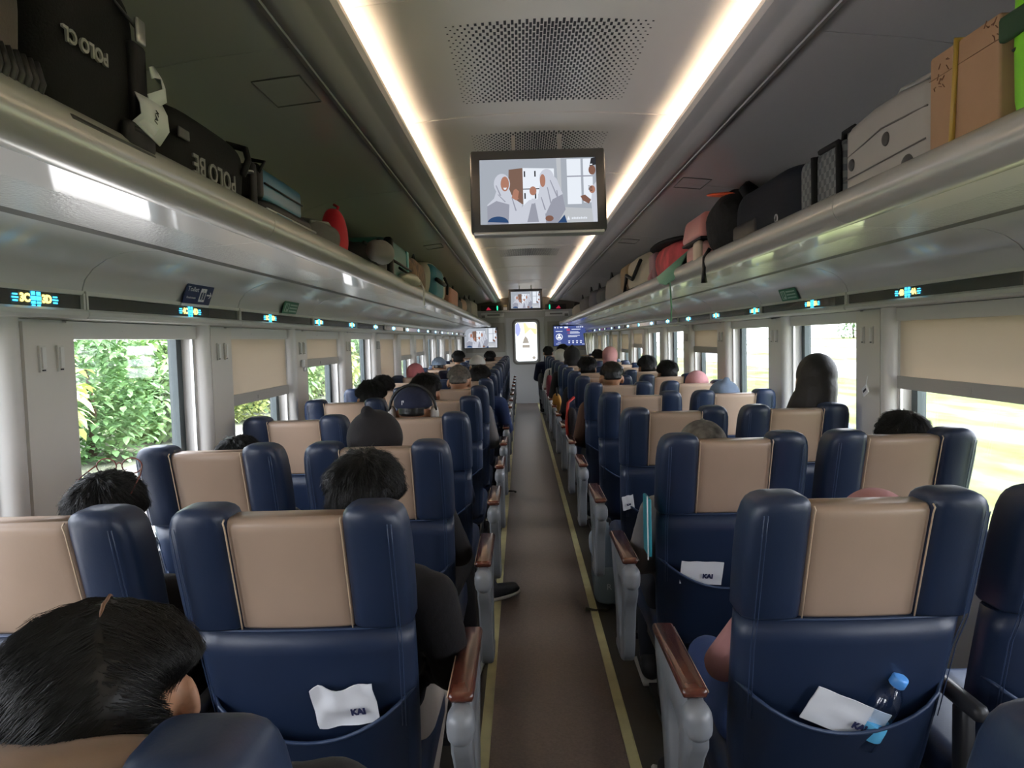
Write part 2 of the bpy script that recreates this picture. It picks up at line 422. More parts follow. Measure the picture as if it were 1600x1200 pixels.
# coat hooks: slim white recessed folding hooks on the pillar panels
nm = {0: 'nearest the camera', 1: 'second from the camera', 2: 'third from the camera', 3: 'fourth from the camera', 4: 'fifth from the camera'}
for s in (-1, 1):
    for k in range(-1, 4):
        for j in (0, 1):
            y = W0 + WP * k + WL + .10 + (.065, .145)[j]
            hk = thing('coat_hook', (s * 1.389, y, 1.43), 'cream coat hook, %s of its pair, %s wall pillar %s' % (('nearer', 'farther')[j], ('left', 'right')[s > 0], nm[k + 1]), 'coat hook', 'coat hooks on the window pillars')
            b = MB(); a, c = sorted((0, -s * .006)); b.box(a, c, -.013, .013, -.036, .036); b.build('back_plate', M_CREAM, hk, False)
            b = MB(); a, c = sorted((-s * .006, -s * .011)); b.box(a, c, -.008, .008, -.026, .031); b.build('hook_flap', mat('hook_white', (.7, .69, .66), .3), hk, False)
            b = MB(); a, c = sorted((-s * .006, -s * .0085)); b.box(a, c, -.006, .006, -.033, -.029); b.build('slot', M_INK, hk, False)
# baseboard heater ducts
for s in (-1, 1):
    b = MB(); b.box(*sorted((s * 1.37, s * 1.42)), YB, YE, 0, .16)
    tag(b.build('baseboard_' + ('left' if s < 0 else 'right'), M_WALL, smooth=False), 'low grey duct along the foot of the wall', **S_)
# ================================================================== LUGGAGE RACKS
for s in (-1, 1):
    sidew = 'left' if s < 0 else 'right'
    rk = thing('luggage_rack', (s * 1.0, 0, 1.75), 'long overhead luggage rack with silver rounded rail along the %s wall' % sidew, 'luggage rack', 'overhead luggage racks')
    def P(x, z): return (s * x - s * 1.0, z - 1.75)
    def prism(b, prof, y0, y1, mi=0): b.extr([P(x, z) for x, z in prof], y0, y1, 1, mi, True)
    ed = [YB + .02] + [2.05 + 2.5 * j for j in range(-1, 6)] + [YE - .02]
    b = MB()
    for i in range(len(ed) - 1):
        prof = [(.80 + .047 * math.cos(2 * PI * j / 20), 1.783 + .047 * math.sin(2 * PI * j / 20)) for j in range(20)]
        prism(b, prof, ed[i] + .0015, ed[i + 1] - .0015)
    b.build('rail', M_RAIL, rk, angle=40)
    ed = [YB + .02] + [2.14 + 1.18 * j for j in range(-3, 12)] + [YE - .02]
    b = MB(); b2 = MB()
    for i in range(len(ed) - 1):
        prism(b, [(.815, 1.746), (.925, 1.738), (.925, 1.745), (.815, 1.756)], ed[i] + .0015, ed[i + 1] - .0015)
        prism(b2, [(.925, 1.738), (1.085, 1.732), (1.085, 1.740), (.925, 1.745)], ed[i] + .0015, ed[i + 1] - .0015)
    b.build('glossy_underside_panel', M_UNDER, rk, angle=40)
    b2.build('hammered_underside_panel', M_UNDERT, rk, angle=40)
    b = MB(); prism(b, [(1.085, 1.734), (1.104, 1.726), (1.104, 1.745), (1.085, 1.745)], YB + .02, YE - .02); b.build('edge_strip', M_SEAM, rk, angle=40)
    b = MB()
    for j in range(7):
        x = .84 + .085 * j; prism(b, [(x, 1.765), (x + .05, 1.765), (x + .05, 1.780), (x, 1.780)], YB + .02, YE - .02)
    b.build('shelf', M_ALU, rk, angle=40)
    b = MB()
    for y in [y_ + .0 for y_ in ed[1:-1]]: prism(b, [(.83, 1.748), (1.41, 1.748), (1.41, 1.768), (.83, 1.768)], y - .01, y + .01)
    b.build('bracket', M_ALU, rk, angle=40)

# ================================================================== SCREENS
def picture(b, W, H, T, mats):
    """the video still on the passenger screens, flat shapes in the screen plane. T maps (u, v, lift) -> point"""
    def poly(pts, mi, lift=0):
        vs = [T(u, v, lift) for u, v in pts]; b.add(vs, [tuple(range(len(vs)))], mi)
    def ell(cu, cv, ru, rv, mi, lift, n=18, a0=0, a1=2 * PI):
        poly([(cu + ru * math.cos(a0 + (a1 - a0) * i / n), cv + rv * math.sin(a0 + (a1 - a0) * i / n)) for i in range(n)], mi, lift)
    WALLC, LIGHT, BROWN, HIJ, HIJD, SKN, WIN, NAVY, DK, SK2 = range(10)
    poly([(0, 0), (1, 0), (1, 1), (0, 1)], WALLC, 0)
    poly([(.68, 0), (.70, 0), (.70, 1), (.66, 1)], LIGHT, .0001)
    poly([(.75, .28), (.87, .28), (.87, .98), (.75, .98)], WIN, .0001); poly([(.89, .30), (.97, .30), (.97, .98), (.89, .98)], WIN, .0001)
    poly([(.75, .70), (.97, .70), (.97, .72), (.75, .72)], HIJD, .0002)
    poly([(.70, .0), (1, .0), (1, .2), (.70, .24)], LIGHT, .0002)
    poly([(.24, .30), (.37, .30), (.37, .86), (.25, .84)], BROWN, .0003)
    poly([(.37, .25), (.64, .25), (.64, .84), (.37, .86)], WIN, .0003)
    poly([(.37, .525), (.64, .525), (.64, .54), (.37, .54)], DK, .0004)
    for u, v in ((.38, .72), (.47, .72), (.56, .72), (.38, .38), (.47, .38)): poly([(u, v), (u + .012, v), (u + .012, v + .09), (u, v + .09)], DK, .0004)
    # woman on the left, white headscarf and tunic
    poly([(.10, 0), (.06, .30), (.12, .40), (.16, .62), (.23, .64), (.27, .45), (.30, .38), (.36, .30), (.34, 0)], HIJ, .0005)
    ell(.19, .62, .070, .16, HIJ, .0006); ell(.215, .62, .036, .115, SKN, .0007); poly([(.20, .56), (.232, .56), (.222, .53), (.21, .53)], WIN, .0008)
    poly([(.27, .40), (.29, .52), (.31, .54), (.335, .50), (.345, .40), (.31, .36)], SKN, .0008); poly([(.325, .40), (.335, .50), (.36, .46), (.35, .36)], SK2, .0009)
    poly([(.06, .0), (.06, .28), (.14, .36), (.25, .30), (.24, .0)], HIJD, .0008)
    ell(.15, .02, .09, .10, NAVY, .0009, a0=0, a1=PI)
    # raised knees of the second woman
    poly([(.31, .0), (.36, .26), (.42, .36), (.50, .37), (.55, .30), (.56, .0)], HIJ, .0010); poly([(.40, .02), (.44, .30), (.47, .33), (.50, .02)], HIJD, .0011)
    # woman on the right
    poly([(.52, 0), (.49, .30), (.50, .45), (.56, .60), (.64, .66), (.70, .50), (.73, .20), (.66, .0)], HIJD, .0009)
    poly([(.49, .34), (.53, .72), (.60, .78), (.66, .68), (.71, .44), (.62, .36), (.56, .14)], HIJ, .0011)
    ell(.575, .70, .062, .135, HIJ, .0012); ell(.540, .655, .024, .10, SKN, .0013)
    ell(.455, .50, .030, .07, SKN, .0012); poly([(.44, .38), (.47, .38), (.50, .33), (.45, .30)], HIJ, .0012)
    ell(.59, .07, .035, .045, SK2, .0013)
    poly([(.66, .0), (.72, .12), (.74, .0)], NAVY, .0013)
    for u0_, v0_, u1_, v1_ in ((.135, .60, .17, .44), (.15, .46, .21, .34), (.60, .66, .655, .40), (.575, .55, .60, .30), (.655, .50, .665, .28), (.52, .40, .55, .20), (.27, .40, .30, .20)):
        poly([(u0_, v0_), (u0_ + .008, v0_), (u1_ + .012, v1_), (u1_, v1_)], HIJD, .0014)
    # boy in profile at the right edge
    poly([(.965, .0), (.95, .30), (.965, .55), (1, .62), (1, 0)], HIJ, .0010)
    ell(.966, .80, .030, .075, SK2, .0011); poly([(.945, .86), (.96, .98), (1, 1), (1, .88)], DK, .0013); poly([(.95, .875), (.97, .875), (.97, .895), (.95, .895)], WIN, .0014)
    poly([(.86, .40), (.90, .42), (.95, .34), (.93, .28), (.88, .33)], SK2, .0012); ell(.962, .50, .026, .06, SKN, .0013)
    for i in range(4): poly([(.93, .49 + .02 * i), (.965, .47 + .02 * i), (.965, .478 + .02 * i), (.93, .50 + .02 * i)], DK, .0015)
    # channel mark
    poly([(.74, .04), (.752, .10), (.765, .04)], WIN, .0014)
    for i in range(9): poly([(.78 + .015 * i, .05), (.79 + .015 * i, .05), (.79 + .015 * i, .075 + .01 * (i % 2)), (.78 + .015 * i, .075)], WIN, .0014)
PICM = [emis('pic_wall', (.36, .39, .44), 0.74), emis('pic_light', (.50, .52, .55), 0.70), emis('pic_brown', (.20, .12, .09), 0.70), emis('pic_scarf', (.52, .54, .61), 0.78),
        emis('pic_scarf_shadow', (.30, .31, .37), 0.74), emis('pic_face', (.42, .20, .14), 0.70), emis('pic_window', (.68, .72, .78), 0.82), emis('pic_navy', (.03, .07, .17), 0.70),
        emis('pic_dark', (.03, .03, .035), 0.70), emis('pic_hand', (.22, .11, .08), 0.70)]

def ceiling_tv(y, lab, size=(.513, .322), zt=2.172, tilt=9):
    W, H = size
    tv = thing('ceiling_screen', (-.014, y, zt), lab, 'screen', 'video screens')
    tv.rotation_euler = (math.radians(-tilt), 0, 0)
    b = MB(); b.rbox((0, .02, -H / 2), (W, .042, H), .010, seg=2); b.build('housing', M_SCREENF, tv, angle=40)
    b = MB(); b.rbox((0, .062, -H / 2 + .0), (W - .06, .05, H - .05), .015, seg=2); b.build('rear_cover', M_DARK, tv, angle=40)
    for q in (-.09, .09): MB().box(q - .008, q + .008, .065, .085, -.06, .085).build('ceiling_bracket', M_BEAM, tv, False)
    b = MB(); b.rbox((0, .02, -H - .004), (W - .02, .045, .012), .004, seg=2); b.build('lower_strip', M_ALU, tv, angle=40)
    bx, bt, bb = .036, .040, .030
    b = MB(); T = lambda u, v, l: (-W / 2 + bx + (W - 2 * bx) * u, -.0022 - l, -H + bb + (H - bt - bb) * v)
    picture(b, W, H, T, None); b.build('screen', PICM, tv, smooth=False)
    return tv
ceiling_tv(2.90, 'large black framed video screen nearest the camera, hanging from the pale ceiling')
ceiling_tv(11.35, 'small distant video screen hanging above the end door', zt=2.205, tilt=3)

# ================================================================== END OF THE SALOON
YH = 14.4
b = MB(); b.box(-1.42, 1.42, YH, YH + .25, 2.006, 2.30); b.box(-1.42, 1.42, YH, YH + .012, 2.0, 2.012, 1)
tag(b.build('ceiling_bulkhead', [mat('bulkhead_brown', (.085, .075, .065), .35), M_CREAM], smooth=False), 'dark lowered bulkhead across the ceiling end', **S_)
tag(MB().box(-1.5, 1.5, YH + .25, YE + .06, 2.08, 2.2).build('ceiling_end', M_CEIL, smooth=False), 'lowered ceiling before the end door', **S_)
tag(MB().box(-1.5, 1.5, YB, YE, 2.32, 2.36).build('ceiling_roof', M_SIDE, smooth=False), 'roof skin above the ceiling panels', **S_)
WM = mat('end_wall_grey', (.40, .385, .35), .35)
b = MB(); b.box(-1.5, -.43, YE, YE + .06, 0, 2.2); b.box(.43, 1.5, YE, YE + .06, 0, 2.2); b.box(-.43, .43, YE, YE + .06, 1.93, 2.2)
b.box(-1.34, -.46, YE - .012, YE, 1.17, 1.83, 1); b.box(.50, 1.36, YE - .012, YE, 1.17, 1.83, 1)
tag(b.build('wall_end', [WM, mat('end_wall_panel', (.27, .255, .22), .4)], smooth=False), 'grey end wall with recessed panels', **S_)
for s in (-1, 1):
    b = MB(); b.rbox((s * .72, YE - .02, 2.0), (.52, .04, .10), .01, seg=2); b.box(s * .70 - .14, s * .70 + .14, YE - .043, YE - .040, 1.985, 2.02, 1)
    b.box(s * .93 - .04, s * .93 + .04, YE - .05, YE - .04, 1.94, 2.0, 1)
    tag(b.build('air_duct_cover', [M_CREAM, mat('duct_grille', (.16, .15, .13), .5)], angle=40), 'long cream duct cover high on the end wall, %s of the door' % ('left' if s < 0 else 'right'), 'duct cover', 'duct covers on the end wall')
# door with an illuminated poster in its window
dr = thing('door_1', (0, YE, 0), 'grey end door of the saloon with rounded window', kind='structure')
b = MB(); b.box(-.429, .429, -.012, .05, 0.001, 1.929); b.build('door_leaf', mat('door_grey', (.46, .46, .455), .3), dr, False)
def rrect(cx, cz, w_, h_, r, n=6):
    out = []
    for q, (sx, sz) in enumerate(((1, 1), (-1, 1), (-1, -1), (1, -1))):
        for i in range(n + 1):
            a = PI / 2 * q + PI / 2 * i / n; out.append((cx + sx * (w_ / 2 - r) + r * math.cos(a), cz + sz * (h_ / 2 - r) + r * math.sin(a)))
    return out
def ring_y(b, o_, i_, y0, y1, mi=0):
    n = len(o_)
    vs = [(x, y0, z) for x, z in o_] + [(x, y0, z) for x, z in i_] + [(x, y1, z) for x, z in i_] + [(x, y1, z) for x, z in o_]
    fs = []
    for k in range(4):
        a, c = k * n, ((k + 1) % 4) * n
        for j in range(n): fs.append((a + j, a + (j + 1) % n, c + (j + 1) % n, c + j))
    b.add(vs, fs, mi)
b = MB(); ring_y(b, rrect(.02, 1.39, .62, 1.02, .10), rrect(.02, 1.39, .54, .94, .08), -.02, 0); b.build('window_frame', mat('door_frame_dark', (.17, .16, .145), .4), dr, angle=40)
b = MB(); ring_y(b, rrect(.02, 1.39, .545, .945, .085), rrect(.02, 1.39, .48, .87, .065), -.03, 0); b.build('window_gasket', M_ALU, dr, angle=40)
po = thing('door_poster', (.02, YE - .018, 1.39), 'bright white poster with orange and violet top corners in the end door window', 'poster')
b = MB()
o_ = rrect(0, 0, .48, .87, .065); b.add([(x, 0, z) for x, z in o_], [tuple(range(len(o_) - 1, -1, -1))], 0)
def pl(pts, mi, l): b.add([(x, -l, z) for x, z in pts], [tuple(range(len(pts) - 1, -1, -1))], mi)
pl([(-.235, .20), (-.20, .12), (-.15, .16), (-.12, .27), (-.15, .40), (-.19, .43), (-.235, .38)][::-1], 1, .002)
pl([(-.06, .42), (.19, .42), (.235, .37), (.235, .16), (.18, .17), (.10, .28), (-.03, .17)], 2, .002)
pl([(-.02, .425), (.05, .31), (.235, .28), (.19, .43)], 3, .003)
pl([(-.085, -.03), (-.06, .05), (-.02, .13), (.03, .07), (.06, -.03)], 4, .003)
pl([(-.09, -.135), (.075, -.135), (.075, -.07), (-.09, -.07)], 4, .003)
cc = [(.165 + .035 * math.cos(2 * PI * i / 14), -.36 + .035 * math.sin(2 * PI * i / 14)) for i in range(14)]; pl(cc, 4, .003)
b.build('poster_sheet', [emis('poster_white', (.93, .97, 1.0), 1.15), emis('poster_violet', (.36, .40, .72), 1.0), emis('poster_orange', (.95, .66, .38), 1.0), emis('poster_peach', (.98, .84, .68), 1.0), emis('poster_grey', (.32, .29, .25), 1.0)], po, smooth=False)
# end wall screens
def wall_tv(x, lab, info):
    W, H = .76, .47
    tv = thing('wall_screen', (x, YE - .016, 1.50), lab, 'screen', 'video screens')
    b = MB(); b.rbox((0, -.02, 0), (W, .035, H), .008, seg=2); b.build('housing', M_SCREENF, tv, angle=40)
    b = MB(); T = lambda u, v, l: (-W / 2 + .015 + (W - .03) * u, -.0385 - l * 2, -H / 2 + .015 + (H - .03) * v)
    if not info:
        picture(b, W, H, T, None); b.build('screen', PICM, tv, smooth=False)
    else:
        def q(u0_, u1_, v0, v1, mi, l=.001): b.add([T(u0_, v0, l), T(u1_, v0, l), T(u1_, v1, l), T(u0_, v1, l)], [(0, 1, 2, 3)], mi)
        q(0, 1, 0, 1, 0, 0)
        q(.03, .07, .90, .96, 1); q(.12, .14, .88, .97, 1); q(.2, .27, .91, .96, 1); q(.33, .44, .89, .96, 1)
        for i in range(5): q(.70 + .055 * i, .735 + .055 * i, .91, .96, 1)
        q(.06, .27, .72, .745, 1); q(.07, .26, .08, .10, 1); q(.12, .22, .17, .185, 1)
        n = 20; b.add([T(.17 + .105 * math.cos(2 * PI * i / n), .45 + .17 * math.sin(2 * PI * i / n), .001) for i in range(n)], [tuple(range(n))], 1)
        b.add([T(.17 + .085 * math.cos(2 * PI * i / n), .45 + .14 * math.sin(2 * PI * i / n), .0013) for i in range(n)], [tuple(range(n))], 0)
        b.add([T(.17 + .035 * math.cos(2 * PI * i / n), .53 + .045 * math.sin(2 * PI * i / n), .0016) for i in range(n)], [tuple(range(n))], 1)
        b.add([T(u, v, .0016) for u, v in ((.10, .36), (.24, .36), (.22, .47), (.12, .47))], [(0, 1, 2, 3)], 1)
        q(.40, .50, .74, .86, 2); q(.55, .82, .81, .835, 1); q(.42, .50, .62, .65, 2); q(.50, .80, .62, .65, 1); q(.50, .76, .69, .71, 1); q(.44, .72, .44, .465, 1); q(.44, .80, .50, .52, 1)
        for i in range(4): q(.44 + .12 * i, .50 + .12 * i, .22, .25, 1); q(.45 + .12 * i, .49 + .12 * i, .12, .18, 1)
        q(.86, .95, .05, .07, 1)
        b.build('screen', [emis('info_blue', (.045, .065, .20), 1.0), emis('info_white', (.75, .78, .9), .9), emis('info_red', (.35, .06, .12), .9)], tv, smooth=False)
wall_tv(-1.0, 'wall screen with the video still, left of the end door', False)
wall_tv(1.0, 'dark blue information screen, right of the end door', True)
# lit door and toilet indicators on the bulkhead
def person_icon(b, x, z, h, y, mi):
    b.add([(x + h * .13 * math.cos(2 * PI * i / 10), y, z + h * .38 + h * .12 * math.sin(2 * PI * i / 10)) for i in range(10)], [tuple(range(9, -1, -1))], mi)
    b.add([(x - h * .17, y, z + h * .23), (x + h * .17, y, z + h * .23), (x + h * .14, y, z - h * .1), (x + h * .09, y, z - h * .5), (x - h * .09, y, z - h * .5), (x - h * .14, y, z - h * .1)], [(0, 1, 2, 3, 4, 5)], mi)
for s in (-1, 1):
    sg = thing('indicator_sign', (s * .60 + (-.05 if s < 0 else -.02), YH - .012, 2.05), 'dark lit sign with green figure and red mark, %s of the distant ceiling screen' % ('left' if s < 0 else 'right'), 'sign', 'lit indicator signs')
    b = MB(); b.box(-.20, .20, 0, .012, -.045, .055); b.build('panel', M_DARK, sg, False)
    b = MB(); person_icon(b, -s * .115, .006, .085, -.002, 0); b.build('green_figure', emis('lit_green', (.02, .80, .30), 1.6), sg, False)
    b = MB(); x = s * .05; b.add([(x - .05, -.002, -.03), (x + .05, -.002, -.03), (x + s * .03, -.002, .0), (x + s * .01, -.002, .03), (x - s * .02, -.002, .0)], [(0, 1, 2, 3, 4)]); b.build('red_mark', emis('lit_red', (.35, .015, .04), .8), sg, False)
sg = thing('notice_plate', (-.385, YH - .006, 2.075), 'small pale notice beside the green figure on the dark bulkhead', 'sign')
MB().box(-.035, .035, 0, .006, -.06, -.005).build('white_field', M_PAPER, sg, False); MB().box(-.03, .03, 0, .006, .0, .04).build('yellow_field', mat('notice_yellow', (.5, .42, .25), .5), sg, False)

# ================================================================== LIT SEAT NUMBER SIGNS
E_CY, E_YE = emis('led_cyan', (.05, .55, 1.0), 2.2), emis('led_yellow', (1.0, .83, .22), 1.7)
def row_sign(s, y, a, c):
    x = s * 1.3440
    right = Vector((0, -s * -1.0, 0)) if s < 0 else Vector((0, -1, 0))   # reading direction
    right = Vector((0, 1, 0)) if s < 0 else Vector((0, -1, 0))
    out = Vector((-s, 0, 0))
    sg = thing('seat_number_sign', (x, y, 1.587), 'lit cyan and yellow seat number sign reading %s %s on the %s wall' % (a, c, 'left' if s < 0 else 'right'), 'sign', 'lit seat number signs')
    sg.scale = (1, 1.22, 1.12)
    def M_(u, v): return basis(right, (0, 0, 1), right * u + Vector((0, 0, v)) + out * .0012)
    for sd in (-1, 1):
        b = MB()
        for i in (-1, 0, 1):
            u = sd * .066 ; L = .019 if i == 0 else .014
            p = right * u
            y0, y1 = sorted((p.y - L / 2, p.y + L / 2)); b.box(*sorted((0, -s * .0015)), y0, y1, i * .007 - .0018, i * .007 + .0018)
        b.build('arrow_bars', E_CY, sg, False)
    b = MB()
    for sd in (-1, 1):
        yy = sd * .009
        b.box(*sorted((0, -s * .0015)), yy - .0075, yy + .0075, -.004, .006); b.box(*sorted((0, -s * .0015)), yy - .006, yy + .006, .008, .016)
        b.box(*sorted((0, -s * .0015)), yy - .0065, yy + .0065, -.012, -.006); b.box(*sorted((0, -s * .0015)), yy - .005, yy + .005, -.017, -.014)
    b.build('seat_icon', E_CY, sg, False)
    text_obj('left_number', a, .026, E_YE, M_(-.036, 0), sg, bold=.0012)
    text_obj('right_number', c, .026, E_YE, M_(.036, 0), sg, bold=.0012)
for i in range(15):
    y = 1.93 + .906 * i
    row_sign(-1, y, '%dC' % (3 + i), '%dD' % (3 + i))
for i in range(14):
    row_sign(1, 2.81 + .912 * i, '%dB' % (4 + i), '%dA' % (4 + i))
# stuck-on signs on the cove
def cove_frame(s, y, z):   # a frame lying on the curved panel near height z
    x = 1.343 if z < 1.64 else 1.325
    right = Vector((0, 1, 0)) if s < 0 else Vector((0, -1, 0))
    up = Vector((-s * .38, 0, 1)).normalized()
    return basis(right, up, (s * (x - .006), y, z))
sg = thing('toilet_sign', (0, 0, 0), 'dark blue toilet sign with white arrow on the left cove panel', 'sign'); sg.matrix_world = cove_frame(-1, 2.86, 1.652) @ Matrix.Diagonal((1.9, 1.25, 1, 1))
b = MB(); b.rbox((0, 0, 0), (.125, .062, .003), .0014, seg=1); b.build('plate', mat('sign_navy', (.012, .03, .11), .3), sg, False)
b = MB(); b.box(-.0625, .0625, -.039, -.031, -.001, .002); b.build('lower_edge', M_PAPER, sg, False)
text_obj('word', 'Toilet', .021, M_PAPER, Matrix.Translation((-.032, .014, .0022)), sg, .0002)
text_obj('small_word', 'Restroom', .010, M_PAPER, Matrix.Translation((-.032, -.012, .0022)), sg, .0002)
b = MB()
b.box(.004, .030, -.022, .020, .0016, .0022, 0); b.box(.0075, .0145, -.015, .008, .0022, .0026, 1); b.box(.0195, .0265, -.015, .008, .0022, .0026, 1); b.box(.0165, .0175, -.018, .016, .0022, .0026, 1)
b.box(.036, .052, -.0015, .0035, .0016, .0024, 0); b.add([(.046, .011, .0024), (.050, .011, .0024), (.059, .001, .0024), (.050, -.009, .0024), (.046, -.009, .0024), (.054, .001, .0024)], [(0, 5, 4, 3, 2, 1)], 0)
b.build('pictogram', [M_PAPER, mat('sign_navy', (.012, .03, .11), .3)], sg, False)
for s, y, lab in ((-1, 4.0, 'green emergency sign with white figure on the left cove panel'), (1, 3.98, 'dark green emergency sign on the right cove panel')):
    sg = thing('emergency_sign', (0, 0, 0), lab, 'sign', 'emergency signs'); sg.matrix_world = cove_frame(s, y, 1.648) @ Matrix.Diagonal((1.8, 1.05, 1, 1))
    b = MB(); b.rbox((0, 0, 0), (.135, .062, .003), .0014, seg=1); b.build('plate', mat('sign_green', (.02, .16, .09), .35), sg, False)
    b = MB(); b.box(-.055, -.02, -.022, .022, .0016, .002, 0)
    for i in range(3): b.box(-.012, .058, .012 - .016 * i, .019 - .016 * i, .0016, .002, 0)
    b.box(-.048, -.040, -.018, .018, .002, .0024, 1); b.box(-.036, -.026, -.008, .018, .002, .0024, 1)
    b.build('pictogram', [mat('sign_pale', (.42, .55, .48), .5), mat('sign_green', (.02, .16, .09), .35)], sg, False)

# ================================================================== SEATS
TILT = math.tan(math.radians(16.5)); ST = 1.15
def yb(z): return (ST - z) * TILT
def ring(cx, z, a, t0, t1, n=24, e=.55, bulge=0.0):
    """closed superellipse section at height z, half width a, rear t0, front t1"""
    out = []; ct = (t0 + t1) / 2; bt = (t1 - t0) / 2
    for j in range(n):
        th = 2 * PI * j / n; c_, s_ = math.cos(th), math.sin(th)
        x = a * math.copysign(abs(c_) ** e, c_); y = bt * math.copysign(abs(s_) ** e, s_)
        if s_ < 0: y -= bulge * (1 - (x / a) ** 2)
        out.append((cx + x, yb(z) + ct + y, z))
    return out
def loftz(b, levels):
    # levels: (z, cx, a, t0, t1, bulge)
    b.loft([ring(cx, z, a, t0, t1, bulge=bu) for (z, cx, a, t0, t1, bu) in levels])
SEATM = {}
def seat_meshes():
    L = SEATM
    zs = .866
    # lower shell
    b = MB(); lv = []
    for z, a in ((.36, .170), (.38, .205), (.42, .222), (.50, .230), (.60, .235), (.70, .239), (.80, .242), (.86, .243), (zs - .006, .243), (zs, .236)):
        lv.append((z, 0, a, .006, .115, .010))
    loftz(b, lv); L['backrest'] = b.mesh('backrest')
    # beige centre
    b = MB(); lv = []
    for z, q in ((zs + .002, .95), (zs + .008, 1.0), (.92, 1), (1.0, 1), (1.06, 1), (1.085, 1), (1.098, .97), (1.108, .86), (1.112, .6)):
        d = (1 - q) * .05; lv.append((z, 0, .1245 * (1 if q > .9 else .985), .004 + d, .10 - d, .006))
    b.loft([ring(cx, z, a, t0, t1, bulge=bu, e=.22, n=32) for (z, cx, a, t0, t1, bu) in lv]); L['headrest'] = b.mesh('headrest')
    for s in (-1, 1):
        b = MB(); lv = []
        # (z, inner x, outer x, shrink)
        for z, xi, xo, d in ((zs + .002, .118, .242, .004), (zs + .008, .117, .246, 0), (.93, .1165, .248, 0), (1.00, .1165, .249, 0), (1.05, .1165, .248, 0), (1.085, .1165, .245, 0),
                             (1.105, .117, .240, .001), (1.118, .119, .234, .004), (1.127, .125, .225, .009), (1.133, .136, .213, .016), (1.136, .150, .200, .026)):
            lv.append((z, s * (xi + xo) / 2, (xo - xi) / 2, -.004 + d, .115 - d * 1.5, .010))
        b.loft([ring(cx, z, a, t0, t1, bulge=bu, e=.42, n=28) for (z, cx, a, t0, t1, bu) in lv]); L['wing%d' % s] = b.mesh('headrest_wing')
    # piping: tan edge line beside the centre panel, seam line, and double stitch on outer edge
    for s in (-1, 1):
        b = MB(); b.tube([(s * .1190, yb(z) - .003 + (0.0 if z < 1.10 else (z - 1.11) * 1.5), z) for z in (zs, .93, .98, 1.03, 1.07, 1.095, 1.108, 1.114)], .0018, 6)
        L['tan_piping%d' % s] = b.mesh('tan_piping')
    b = MB()
    b.tube([(x, yb(zs) + .004 - .012 * (1 - (x / .243) ** 2) + .03 * abs(x / .243) ** 9, zs) for x in [-.236 + .472 * i / 20 for i in range(21)]], .0028, 6)
    for s in (-1, 1):
        for dx in (0, .008):
            b.tube([(s * (min(.243, .226 + (z - .42) * .045) - .022 - dx if z < zs else (.224 - dx)), yb(z) - .006 + (.004 if z < zs else -.0095), z) for z in (.62, .72, .80, .87, .90, .95, 1.0, 1.05, 1.10)], .0012, 5)
    L['seam'] = b.mesh('seam')
    # pocket
    b = MB(); nx, nz = 16, 6; A = []; B_ = []
    for i in range(nx + 1):
        u = -1 + 2 * i / nx; ro = []; ri = []
        ztop = .605 + .095 * abs(u) ** 2.0
        for j in range(nz + 1):
            z = .40 + (ztop - .40) * j / nz; a = .216 + (z - .42) * .06 if z > .42 else .215
            x = u * a; d = .012 + .030 * (j / nz) * (1 - abs(u) ** 3)
            base = yb(z) + .006 - .010 * (1 - u * u) + .045 * abs(u) ** 8
            ro.append((x, base - d, z)); ri.append((x, base - d + .004, z))
        A.append(ro); B_.append(ri)
    b.loft(A, False, closed=False); b.loft(B_, False, closed=False)
    L['pocket'] = b.mesh('seat_pocket')
    b = MB(); b.tube([A[i][-1] for i in range(nx + 1)], .0045, 6); L['hem'] = b.mesh('pocket_hem')
    # cushion
    b = MB()
    b.rbox((0, .50, .385), (.47, .50, .13), .045, fn=lambda p: Vector((p.x, p.y, p.z + (.015 * (p.y / .25) if p.z > 0 else 0) + .012 * (abs(p.x) / .23) ** 2)))
    L['cushion'] = b.mesh('seat_cushion')
    # tray rail / footrest / pedestal
    b = MB()
    b.box(-.20, .20, .34, .62, .26, .33); b.box(-.17, -.12, .30, .58, 0, .27); b.box(.12, .17, .30, .58, 0, .27); b.box(-.19, -.10, .26, .66, 0.002, .03); b.box(.10, .19, .26, .66, 0.002, .03)
    L['pedestal'] = b.mesh('pedestal', False)
    b = MB(); b.tube([(-.17, .30, .22), (-.17, .14, .20), (-.15, .10, .19), (.15, .10, .19), (.17, .14, .20), (.17, .30, .22)], .011, 8)
    b.rbox((0, .10, .19), (.27, .045, .03), .012, seg=2); L['footrest'] = b.mesh('footrest')
    # aisle side armrest: grey side frame with a long slot, rounded ends, wooden top
    for s in (-1, 1):
        b = MB(); x = s * .345
        def prof_frame():
            return [(.065, .690), (.045, .655), (.052, .610), (.075, .585), (.100, .560), (.118, .50), (.135, .42), (.160, .345), (.200, .330), (.290, .330), (.330, .35), (.335, .42), (.365, .52), (.420, .610), (.452, .668), (.452, .705), (.40, .712), (.25, .706), (.12, .703)]
        hole = [(.155, .595), (.165, .55), (.180, .47), (.200, .41), (.235, .40), (.265, .42), (.275, .48), (.295, .56), (.290, .60), (.26, .618), (.19, .618)]
        pf = prof_frame(); n = len(pf)
        # bridge outer and inner outlines by resampling both to the same count
        def resamp(pts, m):
            pts = [Vector(p) for p in pts]; L_ = [(pts[(i + 1) % len(pts)] - pts[i]).length for i in range(len(pts))]; T_ = sum(L_); out = []
            for k in range(m):
                d = T_ * k / m; i = 0
                while d > L_[i]: d -= L_[i]; i += 1
                out.append(pts[i].lerp(pts[(i + 1) % len(pts)], d / L_[i]))
            return out
        m = 44; cen = Vector((.22, .51))
